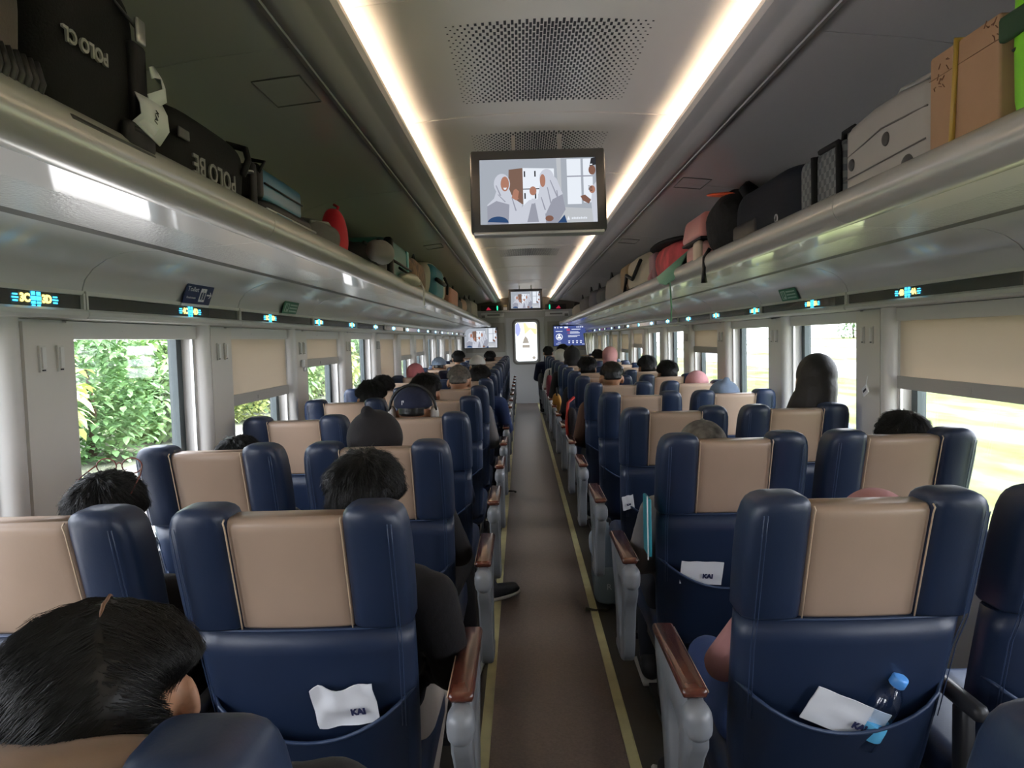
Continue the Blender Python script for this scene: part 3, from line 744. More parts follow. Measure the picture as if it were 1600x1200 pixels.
        def polar(pts):
            pts = resamp(pts, 200); out = []
            for k in range(m):
                a = 2 * PI * k / m; d = Vector((math.cos(a), math.sin(a)))
                out.append(max(pts, key=lambda p: (p - cen).normalized().dot(d)))
            return out
        o1, i1 = polar(pf), polar(hole)
        hw = .021
        lay = [(o1, -hw + .006, 1.0), (o1, -hw, .975), (i1, -hw, 1.04), (i1, -hw + .006, 1.0), (i1, hw - .006, 1.0), (i1, hw, 1.04), (o1, hw, .975), (o1, hw - .006, 1.0)]
        rings = []
        for pts, dx, sc_ in lay:
            rings.append([(x + dx, cen.x + (p.x - cen.x) * sc_, cen.y + (p.y - cen.y) * sc_) for p in pts])
        rings.append(rings[0]); b.loft(rings, False)
        b.rbox((x, .070, .664), (.060, .075, .078), .028, seg=4)
        b.rbox((x, .28, .345), (.046, .13, .05), .015, seg=2)
        L['frame%d' % s] = b.mesh('armrest_frame')
        b = MB(); b.rbox((x, .265, .713), (.056, .37, .022), .009, seg=2); L['pad%d' % s] = b.mesh('armrest_pad')
        b = MB(); b.tube([(x - s * .0295, .09, .713), (x - s * .0295, .44, .713)], .0018, 5); L['padline%d' % s] = b.mesh('armrest_trim')
        # wall side or middle armrest
        b = MB(); b.rbox((s * .262, .25, .660), (.034, .36, .035), .012, seg=2); b.rbox((s * .262, .14, .52), (.03, .05, .26), .01, seg=2); L['inner%d' % s] = b.mesh('armrest')
seat_meshes()
def seat(x, y, aisle, label, group, pos):
    st = thing('train_seat', (x, y, 0), label, 'seat', group)
    st.scale = (.957, 1, 1)
    if y < 1: st.scale = (.957, 1, .97)
    L = SEATM
    bk = mobj('backrest', L['backrest'], M_BLUE, st)
    mobj('headrest', L['headrest'], M_TAN, st); mobj('headrest_wing', L['wing-1'], M_BLUE, st); mobj('headrest_wing', L['wing1'], M_BLUE, st)
    mobj('tan_piping', L['tan_piping-1'], M_TANP, st); mobj('tan_piping', L['tan_piping1'], M_TANP, st); mobj('seam', L['seam'], M_STITCH, st)
    pk = mobj('seat_pocket', L['pocket'], M_BLUE, st); mobj('pocket_hem', L['hem'], M_STITCH, pk)
    mobj('seat_cushion', L['cushion'], M_BLUE, st); mobj('pedestal', L['pedestal'], M_PED, st); mobj('footrest', L['footrest'], M_PED, st)
    if pos == 'aisle':
        fr = mobj('armrest_frame', L['frame%d' % aisle], M_ARM, st); mobj('armrest_pad', L['pad%d' % aisle], M_WOOD, fr); mobj('armrest_trim', L['padline%d' % aisle], M_TANP, fr)
        mobj('armrest', L['inner%d' % -aisle], M_PED, st)  # middle armrest: black colour stands in for the shade between the seats
    return st
ROWS = [.60, 1.42, 2.34, 3.26] + [4.21 + .95 * i for i in range(12)]
ORD = ['first', 'second', 'third', 'fourth', 'fifth', 'sixth', 'seventh', 'eighth', 'ninth', 'tenth', 'eleventh', 'twelfth', 'thirteenth', 'fourteenth', 'fifteenth', 'sixteenth', 'seventeenth']
XA, XW = .572, 1.108
for i, y in enumerate(ROWS):
    for s in (-1, 1):
        sidew = 'left' if s < 0 else 'right'
        seat(s * XA + .006, y, -s, 'blue and tan seat %s of the aisle, aisle place, %s row from the camera' % (sidew, ORD[i]), 'blue and tan train seats', 'aisle')
        if i > 0 :
            seat(s * XW, y, -s, 'blue and tan seat %s of the aisle, window place, %s row from the camera' % (sidew, ORD[i]), 'blue and tan train seats', 'window')
# ================================================================== PEOPLE
Hc = Vector((0, .235, 1.105))         # head centre of the seated figure
def head_prims(b, infl=0.0, neck=True):
    h = Hc
    b.ball(h + Vector((0, -.012, .030)), (.072 + infl, .090 + infl, .082 + infl), 20, 14)
    b.ball(h + Vector((0, .020, -.020)), (.060 + infl, .066 + infl, .078 + infl), 16, 12)
    b.ball(h + Vector((0, .040, -.075)), (.038 + infl, .040 + infl, .032 + infl), 14, 8)
    if neck: b.cap2(h + Vector((0, -.015, -.05)), h + Vector((0, .01, -.18)), .052 + infl, .058 + infl)
def face_prims(b):
    h = Hc
    b.cap2(h + Vector((0, .084, .008)), h + Vector((0, .100, -.028)), .008, .013, 10)
    b.ball(h + Vector((-.011, .090, -.031)), .009, 8, 6); b.ball(h + Vector((.011, .090, -.031)), .009, 8, 6)
    b.ball(h + Vector((0, .078, -.055)), (.022, .010, .007), 10, 6); b.ball(h + Vector((0, .077, -.065)), (.019, .010, .007), 10, 6)
    b.ball(h + Vector((0, .072, .022)), (.045, .014, .008), 12, 6)
    for s in (-1, 1):
        b.ball(h + Vector((s * .040, .055, -.025)), (.018, .02, .02), 10, 6)
        b.ball(h + Vector((s * .074, -.008, -.008)), (.009, .020, .030), 12, 8, rot=Matrix.Rotation(s * .25, 3, 'Z'))
        b.ball(h + Vector((s * .080, -.014, -.006)), (.005, .016, .025), 10, 6, rot=Matrix.Rotation(s * .35, 3, 'Z'))
SHL, ELB, WRI = {}, {}, {}
for s in (-1, 1):
    SHL[s] = Vector((s * .165, .265, .895)); ELB[s] = Vector((s * .215, .385, .67)); WRI[s] = Vector((s * .105, .58, .60))
def torso(b, i=0.0):
    for z, y, rx, ry in ((.50, .455, .150, .115), (.58, .425, .138, .105), (.68, .385, .135, .100), (.78, .350, .148, .105), (.86, .312, .150, .100), (.90, .280, .125, .078)):
        b.ball((0, y, z), (rx + i, ry + i, .085), 18, 10)
    b.cap2((-.12, .27, .905), (.12, .27, .905), .055 + i, .055 + i)
def arms(b, i=0.0, hand=True):
    for s in (-1, 1):
        b.cap2(SHL[s], ELB[s], .052 + i, .040 + i); b.cap2(ELB[s], WRI[s], .039 + i, .026 + i)
def hands(b):
    for s in (-1, 1):
        d = Vector((-s * .35, .90, -.18)).normalized(); side = Vector((s * .9, .33, 0)).normalized(); dn = d.cross(side).normalized()
        if dn.z > 0: dn = -dn
        w_ = WRI[s]; pc = w_ + d * .052
        b.cap2(w_ - d * .01, w_ + d * .03, .024, .028, 10)
        for q in (-1.2, -.4, .4, 1.2): b.cap2(w_ + d * .03 + side * q * .014, w_ + d * .082 + side * q * .0175, .014, .012, 8)
        for q, L in ((-1.25, .052), (-.42, .066), (.42, .070), (1.25, .060)):
            k0 = w_ + d * .085 + side * q * .0178; k1 = k0 + (d * .9 + dn * .45 + side * q * .06).normalized() * L * .55; k2 = k1 + (d * .35 + dn * .95).normalized() * L * .5
            b.cap2(k0, k1, .0092, .0085, 8); b.cap2(k1, k2, .0085, .0072, 8)
        t0 = w_ + d * .030 - side * .022 * 1; t1 = t0 + (d * .75 - side * .75 + dn * .25).normalized() * .034; t2 = t1 + (d * .95 - side * .15 + dn * .35).normalized() * .028
        b.cap2(t0, t1, .0125, .0105, 8); b.cap2(t1, t2, .0105, .008, 8)
def legs(b, i=0.0, foot=True):
    for s in (-1, 1):
        hp, kn, an = Vector((s * .085, .46, .505)), Vector((s * .105, .83, .515)), Vector((s * .105, .82, .10))
        b.cap2(hp, kn, .082 + i, .057 + i); b.cap2(kn, an, .055 + i, .034 + i)
        if foot: b.cap2(an + Vector((0, -.02, -.045)), an + Vector((0, .15, -.065)), .034, .026)
PM = {}
b = MB(); head_prims(b); face_prims(b); torso(b); arms(b); hands(b); legs(b); PM['body'] = remesh(b, .0068, 2, 'body')
b = MB(); torso(b, .010); arms(b, .011); b.cap2(Hc + Vector((0, .005, -.16)), Hc + Vector((0, .02, -.20)), .062, .075); PM['shirt'] = remesh(b, .010, 4, 'shirt')
b = MB(); legs(b, .012, False); b.ball((0, .455, .50), (.165, .125, .10), 16, 10); PM['trousers'] = remesh(b, .011, 3, 'trousers')
for s in (-1, 1):
    b = MB(); an = Vector((s * .105, .82, .10))
    b.cap2(an + Vector((0, -.035, -.040)), an + Vector((0, .16, -.058)), .046, .036, 12); b.cap2(an + Vector((0, -.01, 0)), an + Vector((0, -.005, .02)), .046, .044, 12)
    me = remesh(b, .009, 2, 'shoe')
    for v in me.vertices:
        if v.co.z < .004: v.co.z = .004
    PM['shoe%d' % s] = me
    b = MB(); b.rbox((s * .105, .88, .012), (.09, .28, .022), .010, seg=2); PM['sole%d' % s] = b.mesh('shoe_sole')
b = MB(); bp = MB()
for s in (-1, 1): b.ball(Hc + Vector((s * .028, .072, .004)), .0115, 10, 8); bp.ball(Hc + Vector((s * .028, .081, .004)), .0048, 8, 6)
PM['eyes'] = b.mesh('eyes'); PM['pupils'] = bp.mesh('pupils')

def hair_shell(thick=.016, low=-.055, front=.052, seed=1, rough_=.004, long_=0.0):
    """closed shell over the scalp: outside above the hairline, tucked into the skull below it"""
    b = MB(); r_ = random.Random(seed)
    def fn(p):
        d = p.normalized()
        line = low + (front - low) * (0.5 + 0.5 * math.tanh((d.y - .15) * 4.0))
        if abs(d.x) > .75: line = max(line, -.002)
        base = Vector((d.x * .072, d.y * .090, d.z * .083))
        over = base.z - line
        q = max(0.0, min(1.0, over / .02 + .5))
        nz = noise.noise(d * 7 + Vector((seed, 0, 0))) * rough_ * 2 + noise.noise(d * 22) * rough_ * .6
        k = (thick + nz) * q - .012 * (1 - q)
        out = base + d * k
        if out.z < -.02 and q > 0: out.y -= .004
        return out
    b.ball((0, 0, 0), 1.0, 56, 40, fn=fn)
    me = b.mesh('hair'); me.transform(Matrix.Translation(Hc + Vector((0, -.012, .030)))); return me, fn
def strands(fn, n, L, w_, seed, crown=Vector((0, -.35, .93)), lift=.004, part=None, wild=.3, zmin=-.45, droop=0.0):
    b = MB(); r_ = random.Random(seed); off = Hc + Vector((0, -.012, .030))
    for i in range(n):
        while True:
            d = Vector((r_.gauss(0, 1), r_.gauss(0, 1), r_.gauss(0, 1))).normalized()
            zlim = zmin + (.62 - zmin) * (0.5 + 0.5 * math.tanh((d.y - .15) * 4))
            if d.z > zlim + .05: break
        if part:     # flow away from a parting line x = part
            flow = Vector(((1 if d.x > part else -1), -.25, -.5))
        else: flow = d - crown
        t = flow - d * flow.dot(d); t = t.normalized() if t.length > .05 else d.orthogonal().normalized()
        t = (t + Vector((r_.uniform(-1, 1), r_.uniform(-1, 1), r_.uniform(-1, 1))) * wild).normalized()
        ln = L * r_.uniform(.6, 1.15); pts = []; dd = d.copy(); k = 5; arc = ln / .085
        lf = lift * r_.uniform(.2, 1.6)
        for j in range(k + 1):
            a = arc * j / k; q = (d * math.cos(a) + t * math.sin(a)).normalized()
            surf = fn(q)
            p = surf + q * (.0005 + lf * (j / k) ** 1.6)
            if q.z < zmin: p.y += 0
            pts.append(p + off)
            if surf.length < .07: break
        if len(pts) < 3: continue
        m_ = len(pts); b.tube(pts, [w_ * (1 - .8 * j / (m_ - 1)) for j in range(m_)], 3, cap=False)
    return b.mesh('hair_strands')
hs, hfn = hair_shell(); PM['hair_short'] = hs; PM['str_short'] = strands(hfn, 3000, .055, .0010, 3, wild=.38, lift=.008)
hs2, hfn2 = hair_shell(.010, -.03, .056, 5, .0015); PM['hair_crop'] = hs2; PM['str_crop'] = strands(hfn2, 900, .02, .0007, 4, wild=.5, lift=.004)
hs3, hfn3 = hair_shell(.022, -.062, .050, 9, .002); PM['hair_sleek'] = hs3; PM['str_sleek'] = strands(hfn3, 5200, .10, .0006, 8, part=.30, wild=.16, lift=.007)
b = MB(); b.tube([hfn3(Vector((.30, y, math.sqrt(1 - .09 - y * y)))) * 1.035 + Hc + Vector((0, -.012, .030)) for y in (-.45, -.35, -.25, -.12, 0, .12)], [.0006, .0016, .0020, .0020, .0016, .0006], 6); PM['parting'] = b.mesh('parting')
# long head cover
def remesh_at(prims, vx, sm, name):
    b = MB(); prims(b); return remesh(b, vx, sm, name)
def pr_hijab(b):
    h = Hc
    b.ball(h + Vector((0, -.022, .030)), (.088, .098, .098), 20, 14); b.ball(h + Vector((0, -.015, -.06)), (.082, .085, .09), 18, 12)
    b.cap2(h + Vector((0, -.01, -.08)), h + Vector((0, -.01, -.17)), .080, .105); b.ball((0, .270, .90), (.185, .115, .085), 18, 10)
    b.ball((0, .275, .82), (.15, .10, .13), 18, 10); b.ball(h + Vector((0, .045, -.115)), (.055, .05, .03), 14, 8)
PM['hijab'] = remesh_at(pr_hijab, .009, 5, 'headscarf')
def pr_hood(b):
    h = Hc
    b.ball(h + Vector((0, -.025, .030)), (.096, .108, .100), 20, 14); b.cap2(h + Vector((0, -.05, .085)), h + Vector((0, -.08, .128)), .055, .022)
    b.ball(h + Vector((0, -.03, -.06)), (.095, .09, .09), 18, 12); b.ball(h + Vector((0, -.04, -.15)), (.12, .095, .06), 18, 10)
PM['hood'] = remesh_at(pr_hood, .009, 4, 'hood')
def pr_long(b):
    h = Hc
    b.ball(h + Vector((0, -.020, .034)), (.086, .098, .094), 20, 14); b.ball(h + Vector((0, -.04, -.04)), (.092, .078, .13), 18, 12)
    b.cap2(h + Vector((0, -.045, -.02)), h + Vector((0, -.055, -.25)), .086, .092); 
    b.cap2(h + Vector((-.06, -.03, -.08)), h + Vector((-.10, -.02, -.27)), .045, .05); b.cap2(h + Vector((.06, -.03, -.08)), h + Vector((.10, -.02, -.27)), .045, .05)
PM['long_hair'] = remesh_at(pr_long, .009, 4, 'hair')
# cap
b = MB()
def capfn(p):
    q = p.copy()
    if q.z < 0: q.z *= .12; 
    return q
b.ball(Hc + Vector((0, -.012, .040)), (.088, .105, .092), 32, 22, fn=capfn); b.ball(Hc + Vector((0, -.012, .133)), (.007, .007, .004), 8, 5); PM['cap'] = b.mesh('cap')
b = MB(); b.ball(Hc + Vector((0, .115, .038)), (.068, .075, .006), 24, 8); PM['brim'] = b.mesh('cap_brim')
b = MB()
for (u, v, w_, h_) in ((-.010, 0, .003, .018), (-.003, .002, .003, .014), (.003, -.002, .003, .016), (-.006, .008, .010, .003), (.008, -.008, .008, .003), (.010, .003, .003, .010)):
    y = -.1175 + .0 ; z = .062 + v
    b.box(u - w_ / 2 - .028, u + w_ / 2 - .028, y - .001, y + .004, z - h_ / 2, z + h_ / 2)
me = b.mesh('cap_mark', False); me.transform(Matrix.Translation(Hc + Vector((0, .012, .0)))); PM['mark'] = me
# headphones band
b = MB(); pts = []
for i in range(17):
    a = PI * i / 16; pts.append(Hc + Vector((.106 * math.cos(a), -.04, .02 + .118 * math.sin(a))))
b.tube(pts, .007, 8); PM['band'] = b.mesh('headphone_band')
for s in (-1, 1):
    b = MB(); b.ball(Hc + Vector((s * .098, -.02, .0)), (.020, .036, .042), 14, 10); PM['cup%d' % s] = b.mesh('ear_cup')

def person(X, D, Zt, label, style='short', shirt=None, trousers=None, hairm=None, extra=(), rx=0.0, ry=0.0, rz=0.0, shoes=None, headw=None):
    """X, D, Zt: head centre across and along the carriage and height of the top of the head"""
    k = Zt / 1.225
    ps = thing('person', (X, D - Hc.y * k, 0), label, 'person')
    kx = headw if headw else k
    ps.scale = (kx, k, k); 
    ps.rotation_euler = (rx, ry, rz)
    if rx or ry or rz:       # keep the head where it belongs when the body leans
        hv = Vector((0, Hc.y * k, Hc.z * k)); rv = ps.rotation_euler.to_matrix() @ hv
        ps.location = Vector((X, D, Hc.z * k)) - rv
    shirt = shirt or cloth('shirt_charcoal', (.03, .03, .035)); trousers = trousers or cloth('trousers_dark', (.02, .022, .03)); hairm = hairm or M_HAIR
    mobj('body', PM['body'], M_SKIN, ps)
    mobj('shirt', PM['shirt'], shirt, ps); mobj('trousers', PM['trousers'], trousers, ps)
    shm = shoes or mat('shoe_black', (.015, .015, .018), .6)
    for s in (-1, 1):
        sh = mobj('shoe', PM['shoe%d' % s], shm, ps); mobj('shoe_sole', PM['sole%d' % s], mat('shoe_sole', (.55, .55, .52), .6), sh)
    ey = mobj('eyes', PM['eyes'], mat('eye_white', (.75, .73, .7), .25), ps); mobj('pupils', PM['pupils'], M_INK, ey)
    if style in ('short', 'crop', 'sleek'):
        hr = mobj('hair', PM['hair_' + style], hairm, ps); mobj('hair_strands', PM['str_' + style], hairm, hr)
        if style == 'sleek': mobj('parting', PM['parting'], mat('scalp', (.20, .10, .06), .7), hr)
    elif style == 'hijab': mobj('headscarf', PM['hijab'], hairm, ps)
    elif style == 'hood': mobj('hair', PM['hair_crop'], M_HAIR, ps); mobj('hood', PM['hood'], hairm, ps)
    elif style == 'long': mobj('hair', PM['long_hair'], hairm, ps)
    elif style == 'cap':
        mobj('hair', PM['hair_crop'], M_HAIR, ps); cp = mobj('cap', PM['cap'], hairm, ps); mobj('cap_brim', PM['brim'], hairm, cp)
        if 'mark' in extra: mobj('cap_mark', PM['mark'], M_PAPER, cp)
    if 'phones' in extra:
        hp = mobj('headphones', PM['band'], M_DARK, ps)
        for s in (-1, 1): mobj('ear_cup', PM['cup%d' % s], mat('ear_cup_grey', (.5, .48, .46), .4), hp)
    return ps
c_black = cloth('cloth_black', (.014, .013, .015)); c_navy = cloth('cloth_navy', (.018, .022, .048)); c_pink = cloth('cloth_pink', (.48, .24, .245)); c_beige = cloth('cloth_beige', (.42, .36, .31))
c_grey = cloth('cloth_grey', (.19, .18, .18)); c_blue = cloth('cloth_blue', (.035, .06, .16)); c_white = cloth('cloth_white', (.58, .57, .54)); c_red = cloth('cloth_red', (.33, .03, .03)); c_char = cloth('cloth_charcoal', (.020, .018, .020))
c_camo = cloth('cloth_camouflage', (.11, .10, .085), vary=(22, .75)); c_steel = cloth('cloth_steel_blue', (.20, .26, .36)); c_rose = cloth('cloth_rose', (.45, .15, .16)); c_brown = cloth('cloth_brown', (.10, .05, .035))
# left of the aisle
person(-.560, .80, 1.160, 'person with sleek dark parted hair leaning left in the nearest aisle seat', 'sleek', c_char, c_black, ry=-.20, rx=-.12, rz=.3, headw=1.15)
person(-.452, 1.66, 1.205, 'person with tousled black hair, dark jacket and beige trousers, left aisle seat', 'short', c_black, c_beige, rz=-.05, ry=.11)
person(-1.03, 1.66, 1.170, 'person with dark hair and glasses pushed up, beside the large clear left window', 'short', c_char, rz=.1)
person(-.595, 2.56, 1.215, 'person in a pointed dark hood, second left aisle seat ahead', 'hood', c_char, c_black, hairm=c_char, rz=-.12, ry=-.07)
person(-1.075, 2.56, 1.135, 'person with wispy dark hair peeking over a left window seat', 'short', c_grey)
person(-.60, 3.47, 1.235, 'person in navy cap with white mark and over-ear headphones', 'cap', c_navy, hairm=c_navy, extra=('mark', 'phones'))
person(-.99, 4.42, 1.225, 'person with thick dark green-black hair beside the left window posts', 'short', c_black, rz=.2)
person(-.665, 4.42, 1.258, 'person with bushy black hair just beyond the navy cap', 'short', c_brown)
person(-.545, 5.36, 1.275, 'person with short grey hair, tallest on the left side', 'crop', c_grey, hairm=M_GREYHAIR)
person(-.45, 6.34, 1.235, 'person with flat dark hair just right of the grey haired head', 'short', c_blue)
person(-1.10, 5.38, 1.21, 'person with dark hair low behind the left window seats, beyond bushy hair', 'short', c_grey)
person(-1.125, 7.25, 1.24, 'person in a red and white headscarf near the left windows', 'hijab', c_rose, hairm=c_rose)
person(-1.10, 9.1, 1.25, 'person in blue cap far down the left window side', 'cap', c_blue, hairm=c_steel)
person(-.58, 8.2, 1.275, 'person in an off-white cap far down the left side', 'cap', c_white, hairm=c_white)
person(-1.02, 11.0, 1.30, 'person with dark hair in front of the left end screen', 'short', c_navy)
person(-.60, 12.0, 1.27, 'person with dark hair near the end wall, left of the aisle', 'short', c_char)
# right of the aisle
person(.655, 1.63, 1.104, 'person in pink headscarf and sleeves slumped in the nearest right seat', 'hijab', c_pink, c_blue, hairm=c_pink, ry=.24)
person(1.195, 2.56, 1.165, 'person with dark hair below the half drawn right blind', 'short', c_char, headw=1.02, ry=.08)
person(.516, 2.55, 1.150, 'person in a camouflage cap over the second right aisle seat', 'cap', c_grey, hairm=c_camo)
person(1.265, 3.50, 1.345, 'person with long dark hair silhouetted against the bright right window', 'long', c_steel, hairm=mat('dark_brown_hair', (.014, .011, .011), .6, bump=(60, .4, .004)), ry=.14, headw=1.04)
person(1.09, 4.42, 1.175, 'person in a steel blue hood by the right window', 'hood', c_steel, hairm=c_steel)
person(1.15, 5.36, 1.19, 'person in a pale pink headscarf by the right window', 'hijab', c_pink, hairm=c_pink)
person(1.13, 6.32, 1.235, 'person with round dark hair against a bright right window', 'short', c_char)
person(1.12, 7.28, 1.255, 'person with flat dark hair, right window side, beyond the round head', 'short', c_blue)
person(.545, 5.36, 1.275, 'person with short black hair standing out over the right aisle seats', 'crop', c_brown)
person(.54, 7.28, 1.26, 'person with dark hair directly left of and beyond the short black hair', 'short', c_black)
person(.52, 9.15, 1.34, 'person in a black hooded jacket far down the right side', 'hood', c_black, hairm=c_black)
person(.98, 9.15, 1.33, 'person in rose headscarf far down the right side', 'hijab', c_rose, hairm=c_pink)
person(.48, 11.05, 1.29, 'person in a white headscarf near the end on the right', 'hijab', c_white, hairm=c_white)
person(.62, 13.0, 1.34, 'person with dark hair in front of the end wall, right of the door', 'short', c_char)
person(.40, 13.95, 1.30, 'person with dark hair nearest the end door, right side', 'short', c_navy)
person(1.12, 12.0, 1.25, 'person with dark hair below the blue information screen', 'short', c_brown)
# glasses pushed up on a head
gl = thing('glasses', (-1.03, 1.69, 1.165), 'thin red-brown glasses pushed up on dark hair at the left window', 'glasses'); gl.scale = (.9, .9, .9)
gm = mat('glasses_frame', (.20, .05, .04), .3)
b = MB()
for s in (-1, 1): b.tube([(s * .033 + .026 * math.cos(2 * PI * i / 16), .02, .018 + .020 * math.sin(2 * PI * i / 16)) for i in range(17)], .0018, 6)
b.tube([(-.008, .02, .022), (0, .02, .027), (.008, .02, .022)], .0018, 6); b.build('frame', gm, gl)
for s in (-1, 1): MB().tube([(s * .060, .02, .02), (s * .074, -.02, .0), (s * .080, -.08, -.035)], .0018, 6).build('temple', gm, gl)
MB().tube([(-.055, .02, .018), (-.011, .02, .018)], .001, 4).build('lens', M_GLASS, gl)

# ================================================================== LUGGAGE
ZR = 1.782
def zipper(b, pts, r=.0035): b.tube(pts, r, 6)
def softbox(name, x, y0, y1, h, depth, m, s, lab, cat, group=None, e=.42, z0=ZR, puff=.012, seed=1, lean=0.0):
    """a soft bag body between y0 and y1, front face at |x|; returns its root and size"""
    L = y1 - y0
    t = thing(name, (s * (x + depth / 2), (y0 + y1) / 2, z0), lab, cat, group)
    b = MB()
    def fn(p):
        q = p.copy(); n_ = noise.noise(Vector((p.x * 9 + seed, p.y * 7, p.z * 9)))
        q *= 1 + n_ * puff * 6
        q.x += s * lean * (p.z + h / 2)
        return q
    b.ball((0, 0, h / 2), (depth / 2, L / 2, h / 2), 36, 22, e=e, fn=fn); b.build('body', m, t)
    return t, L
def upside_text(t, body, x, y, z, size, m, s, rot=PI, nm='lettering'):
    """lettering on the aisle-facing side of a bag"""
    right = Vector((0, 1, 0)) if s < 0 else Vector((0, -1, 0)); up = Vector((0, 0, 1))
    if rot: right, up = -right, -up
    return text_obj(nm, body, size, m, basis(right, up, (x, y, z)), t, extrude=.002, bold=.001)
BN = mat('bag_black', (.010, .010, .011), .8, spec=.2,  bump=(250, .35, .002)); BN2 = mat('bag_black_smooth', (.012, .012, .014), .55, spec=.25)
# left rack
t, L = softbox('travel_bag', .775, .70, 1.115, .30, .36, mat('bag_taupe', (.085, .07, .065), .8, bump=(150, .3, .002)), -1, 'taupe bag with ribbed dark base, nearest the camera on the left rack', 'bag', 'luggage on the left rack', puff=.004)
b = MB()
for i in range(26): b.tube([(.170, -.19 + .0148 * i, .01), (.186, -.19 + .0148 * i, .05), (.178, -.19 + .0148 * i, .08)], .0062, 6)
b.build('ribbed_base', mat('rib_grey', (.018, .018, .02), .5), t)
t, L = softbox('suitcase', .775, 1.02 + .10, 1.41, .315, .38, BN, -1, 'large black suitcase lettered upside down, left rack, with a white tag', 'suitcase', 'luggage on the left rack', e=.3, puff=.003)
upside_text(t, 'POLO CL', .194, -.055, .150, .030, mat('lettering_grey', (.32, .32, .31), .6), -1)
b = MB(); b.rbox((.192, .105, .135), (.02, .05, .16), .008, seg=2); b.build('side_strap', BN2, t)
b = MB(); b.rbox((.198, .09, .045), (.018, .10, .045), .008, seg=2); b.box(.206, .2075, .06, .12, .05, .058); b.build('side_handle', BN2, t)
b = MB(); b.tube([(.205, -.13, .018), (.203, .13, .018)], .006, 6); b.build('zipper', M_PED, t); MB().tube([(.198, -.14, .245), (.2, .0, .262), (.198, .13, .235)], .003, 6).build('upper_zipper', M_PED, t)
for yy in (-.10, .10): MB().ball((.18, yy, -.0), (.018, .022, .018), 12, 8).build('wheel', M_DARK, t)
MB().rbox((.203, .105, .235), (.008, .030, .045), .004, seg=2).build('buckle', mat('buckle_silver', (.5, .5, .5), .3, metal=.6), t)
tg = thing('luggage_tag', (-.765, 1.395, 1.90), 'crumpled white paper baggage tag hanging from the black suitcase', 'tag')
def ribbon(pts, w_, nrm, th=.0012):
    b = MB(); nrm = Vector(nrm).normalized(); pts = [Vector(p) for p in pts]; R1 = []
    for i, p in enumerate(pts):
        t_ = (pts[min(i + 1, len(pts) - 1)] - pts[max(i - 1, 0)]).normalized(); sd = t_.cross(nrm).normalized()
        wv = w_[i] if isinstance(w_, (list, tuple)) else w_
        R1.append([p - sd * wv + nrm * th, p + sd * wv + nrm * th, p + sd * wv - nrm * th, p - sd * wv - nrm * th])
    b.loft(R1); return b
ribbon([(.01, -.035, -.065), (.025, -.03, -.045), (.022, -.028, -.02), (.012, -.025, .0)], .036, (1, -.2, .1)).build('folded_sheet', M_PAPER, tg)
ribbon([(.012, -.02, -.005), (.03, .0, .012), (.02, .018, .040), (.01, .005, .058), (.012, -.012, .05)], [.016, .014, .016, .014, .010], (1, .3, .1)).build('loose_end', M_PAPER, tg)
text_obj('print', 'KAI', .016, M_INK, basis((0, -.35, -1), (0, 1, -.35), (.0265, -.028, -.034)), tg, .0004)
t, L = softbox('tote_bag', .81, 1.415, 1.47, .20, .30, mat('bag_teal_dark', (.02, .10, .085), .7), -1, 'narrow dark teal bag squeezed between the two black lettered bags', 'bag', 'luggage on the left rack', e=.25, puff=.003)
b = MB(); b.tube([(.1, -.01, .19), (.08, 0, .225), (-.06, 0, .225), (-.08, -.01, .19)], .005, 6); b.build('handle', BN2, t)
t, L = softbox('duffel_bag', .79, 1.485, 2.03, .195, .34, BN, -1, 'long black duffel bag with grey upside-down lettering on the left rack', 'bag', 'luggage on the left rack', e=.5, puff=.006)
upside_text(t, 'POLO BE', .1735, -.015, .066, .060, mat('lettering_dim', (.20, .20, .20), .6), -1)
b = MB(); b.tube([(.14, -.25, .135), (.158, -.1, .158), (.158, .1, .158), (.14, .25, .135)], .0035, 6); b.build('zipper', BN2, t)
b = MB(); b.tube([(.172, .16, .10), (.185, .17, .14), (.175, .18, .17), (.12, .2, .19)], .009, 6); b.build('strap', BN2, t)
MB().rbox((.171, .235, .09), (.014, .035, .12), .006, seg=2).build('end_pocket', BN2, t)
MB().rbox((.172, -.17, .115), (.006, .05, .022), .003, seg=2).build('patch', mat('patch_grey', (.08, .08, .08), .6), t)
b = MB(); b.tube([(.178 + .012 * math.cos(a * PI / 6), .185 + .012 * math.sin(a * PI / 6), .115) for a in range(13)], .003, 6); b.build('ring', mat('ring_metal', (.4, .4, .4), .3, metal=.8), t)
t, L = softbox('camera_case', .79, 2.07, 2.62, .085, .32, BN2, -1, 'flat black case lying on the left rack under a light blue case', 'case', 'luggage on the left rack', e=.3, puff=.003)
b = MB(); b.tube([(.158, -.24, .050), (.162, .24, .050)], .004, 6); b.build('zipper', M_ALU, t)
MB().rbox((.158, -.10, .03), (.02, .14, .04), .006, seg=2).build('blue_patch', mat('case_sky', (.06, .22, .32), .5), t)
t = thing('laptop_case', (-.955, 2.34, ZR + .086), 'light blue hard case with black end lying on a flat black case', 'case', 'luggage on the left rack')
MB().rbox((0, 0, .048), (.27, .42, .095), .018, seg=3).build('shell', mat('case_blue', (.03, .15, .26), .35), t)
b = MB(); b.rbox((.0, -.195, .048), (.278, .05, .101), .016, seg=3); b.build('end_cap', BN2, t)
b = MB(); b.tube([(.138, -.17, .048), (.138, .20, .048)], .003, 6); b.build('zipper', BN2, t)
b = MB(); b.tube([(.135, -.21, .07), (.15, -.20, .1), (.1, -.2, .11)], .006, 6); b.build('handle', BN2, t)
t, L = softbox('shoulder_bag', .79, 2.64, 3.04, .135, .32, mat('bag_grey', (.10, .10, .10), .75, bump=(120, .3, .003)), -1, 'soft dark grey shoulder bag right of the light blue case', 'bag', 'luggage on the left rack', e=.7, puff=.02, seed=4)
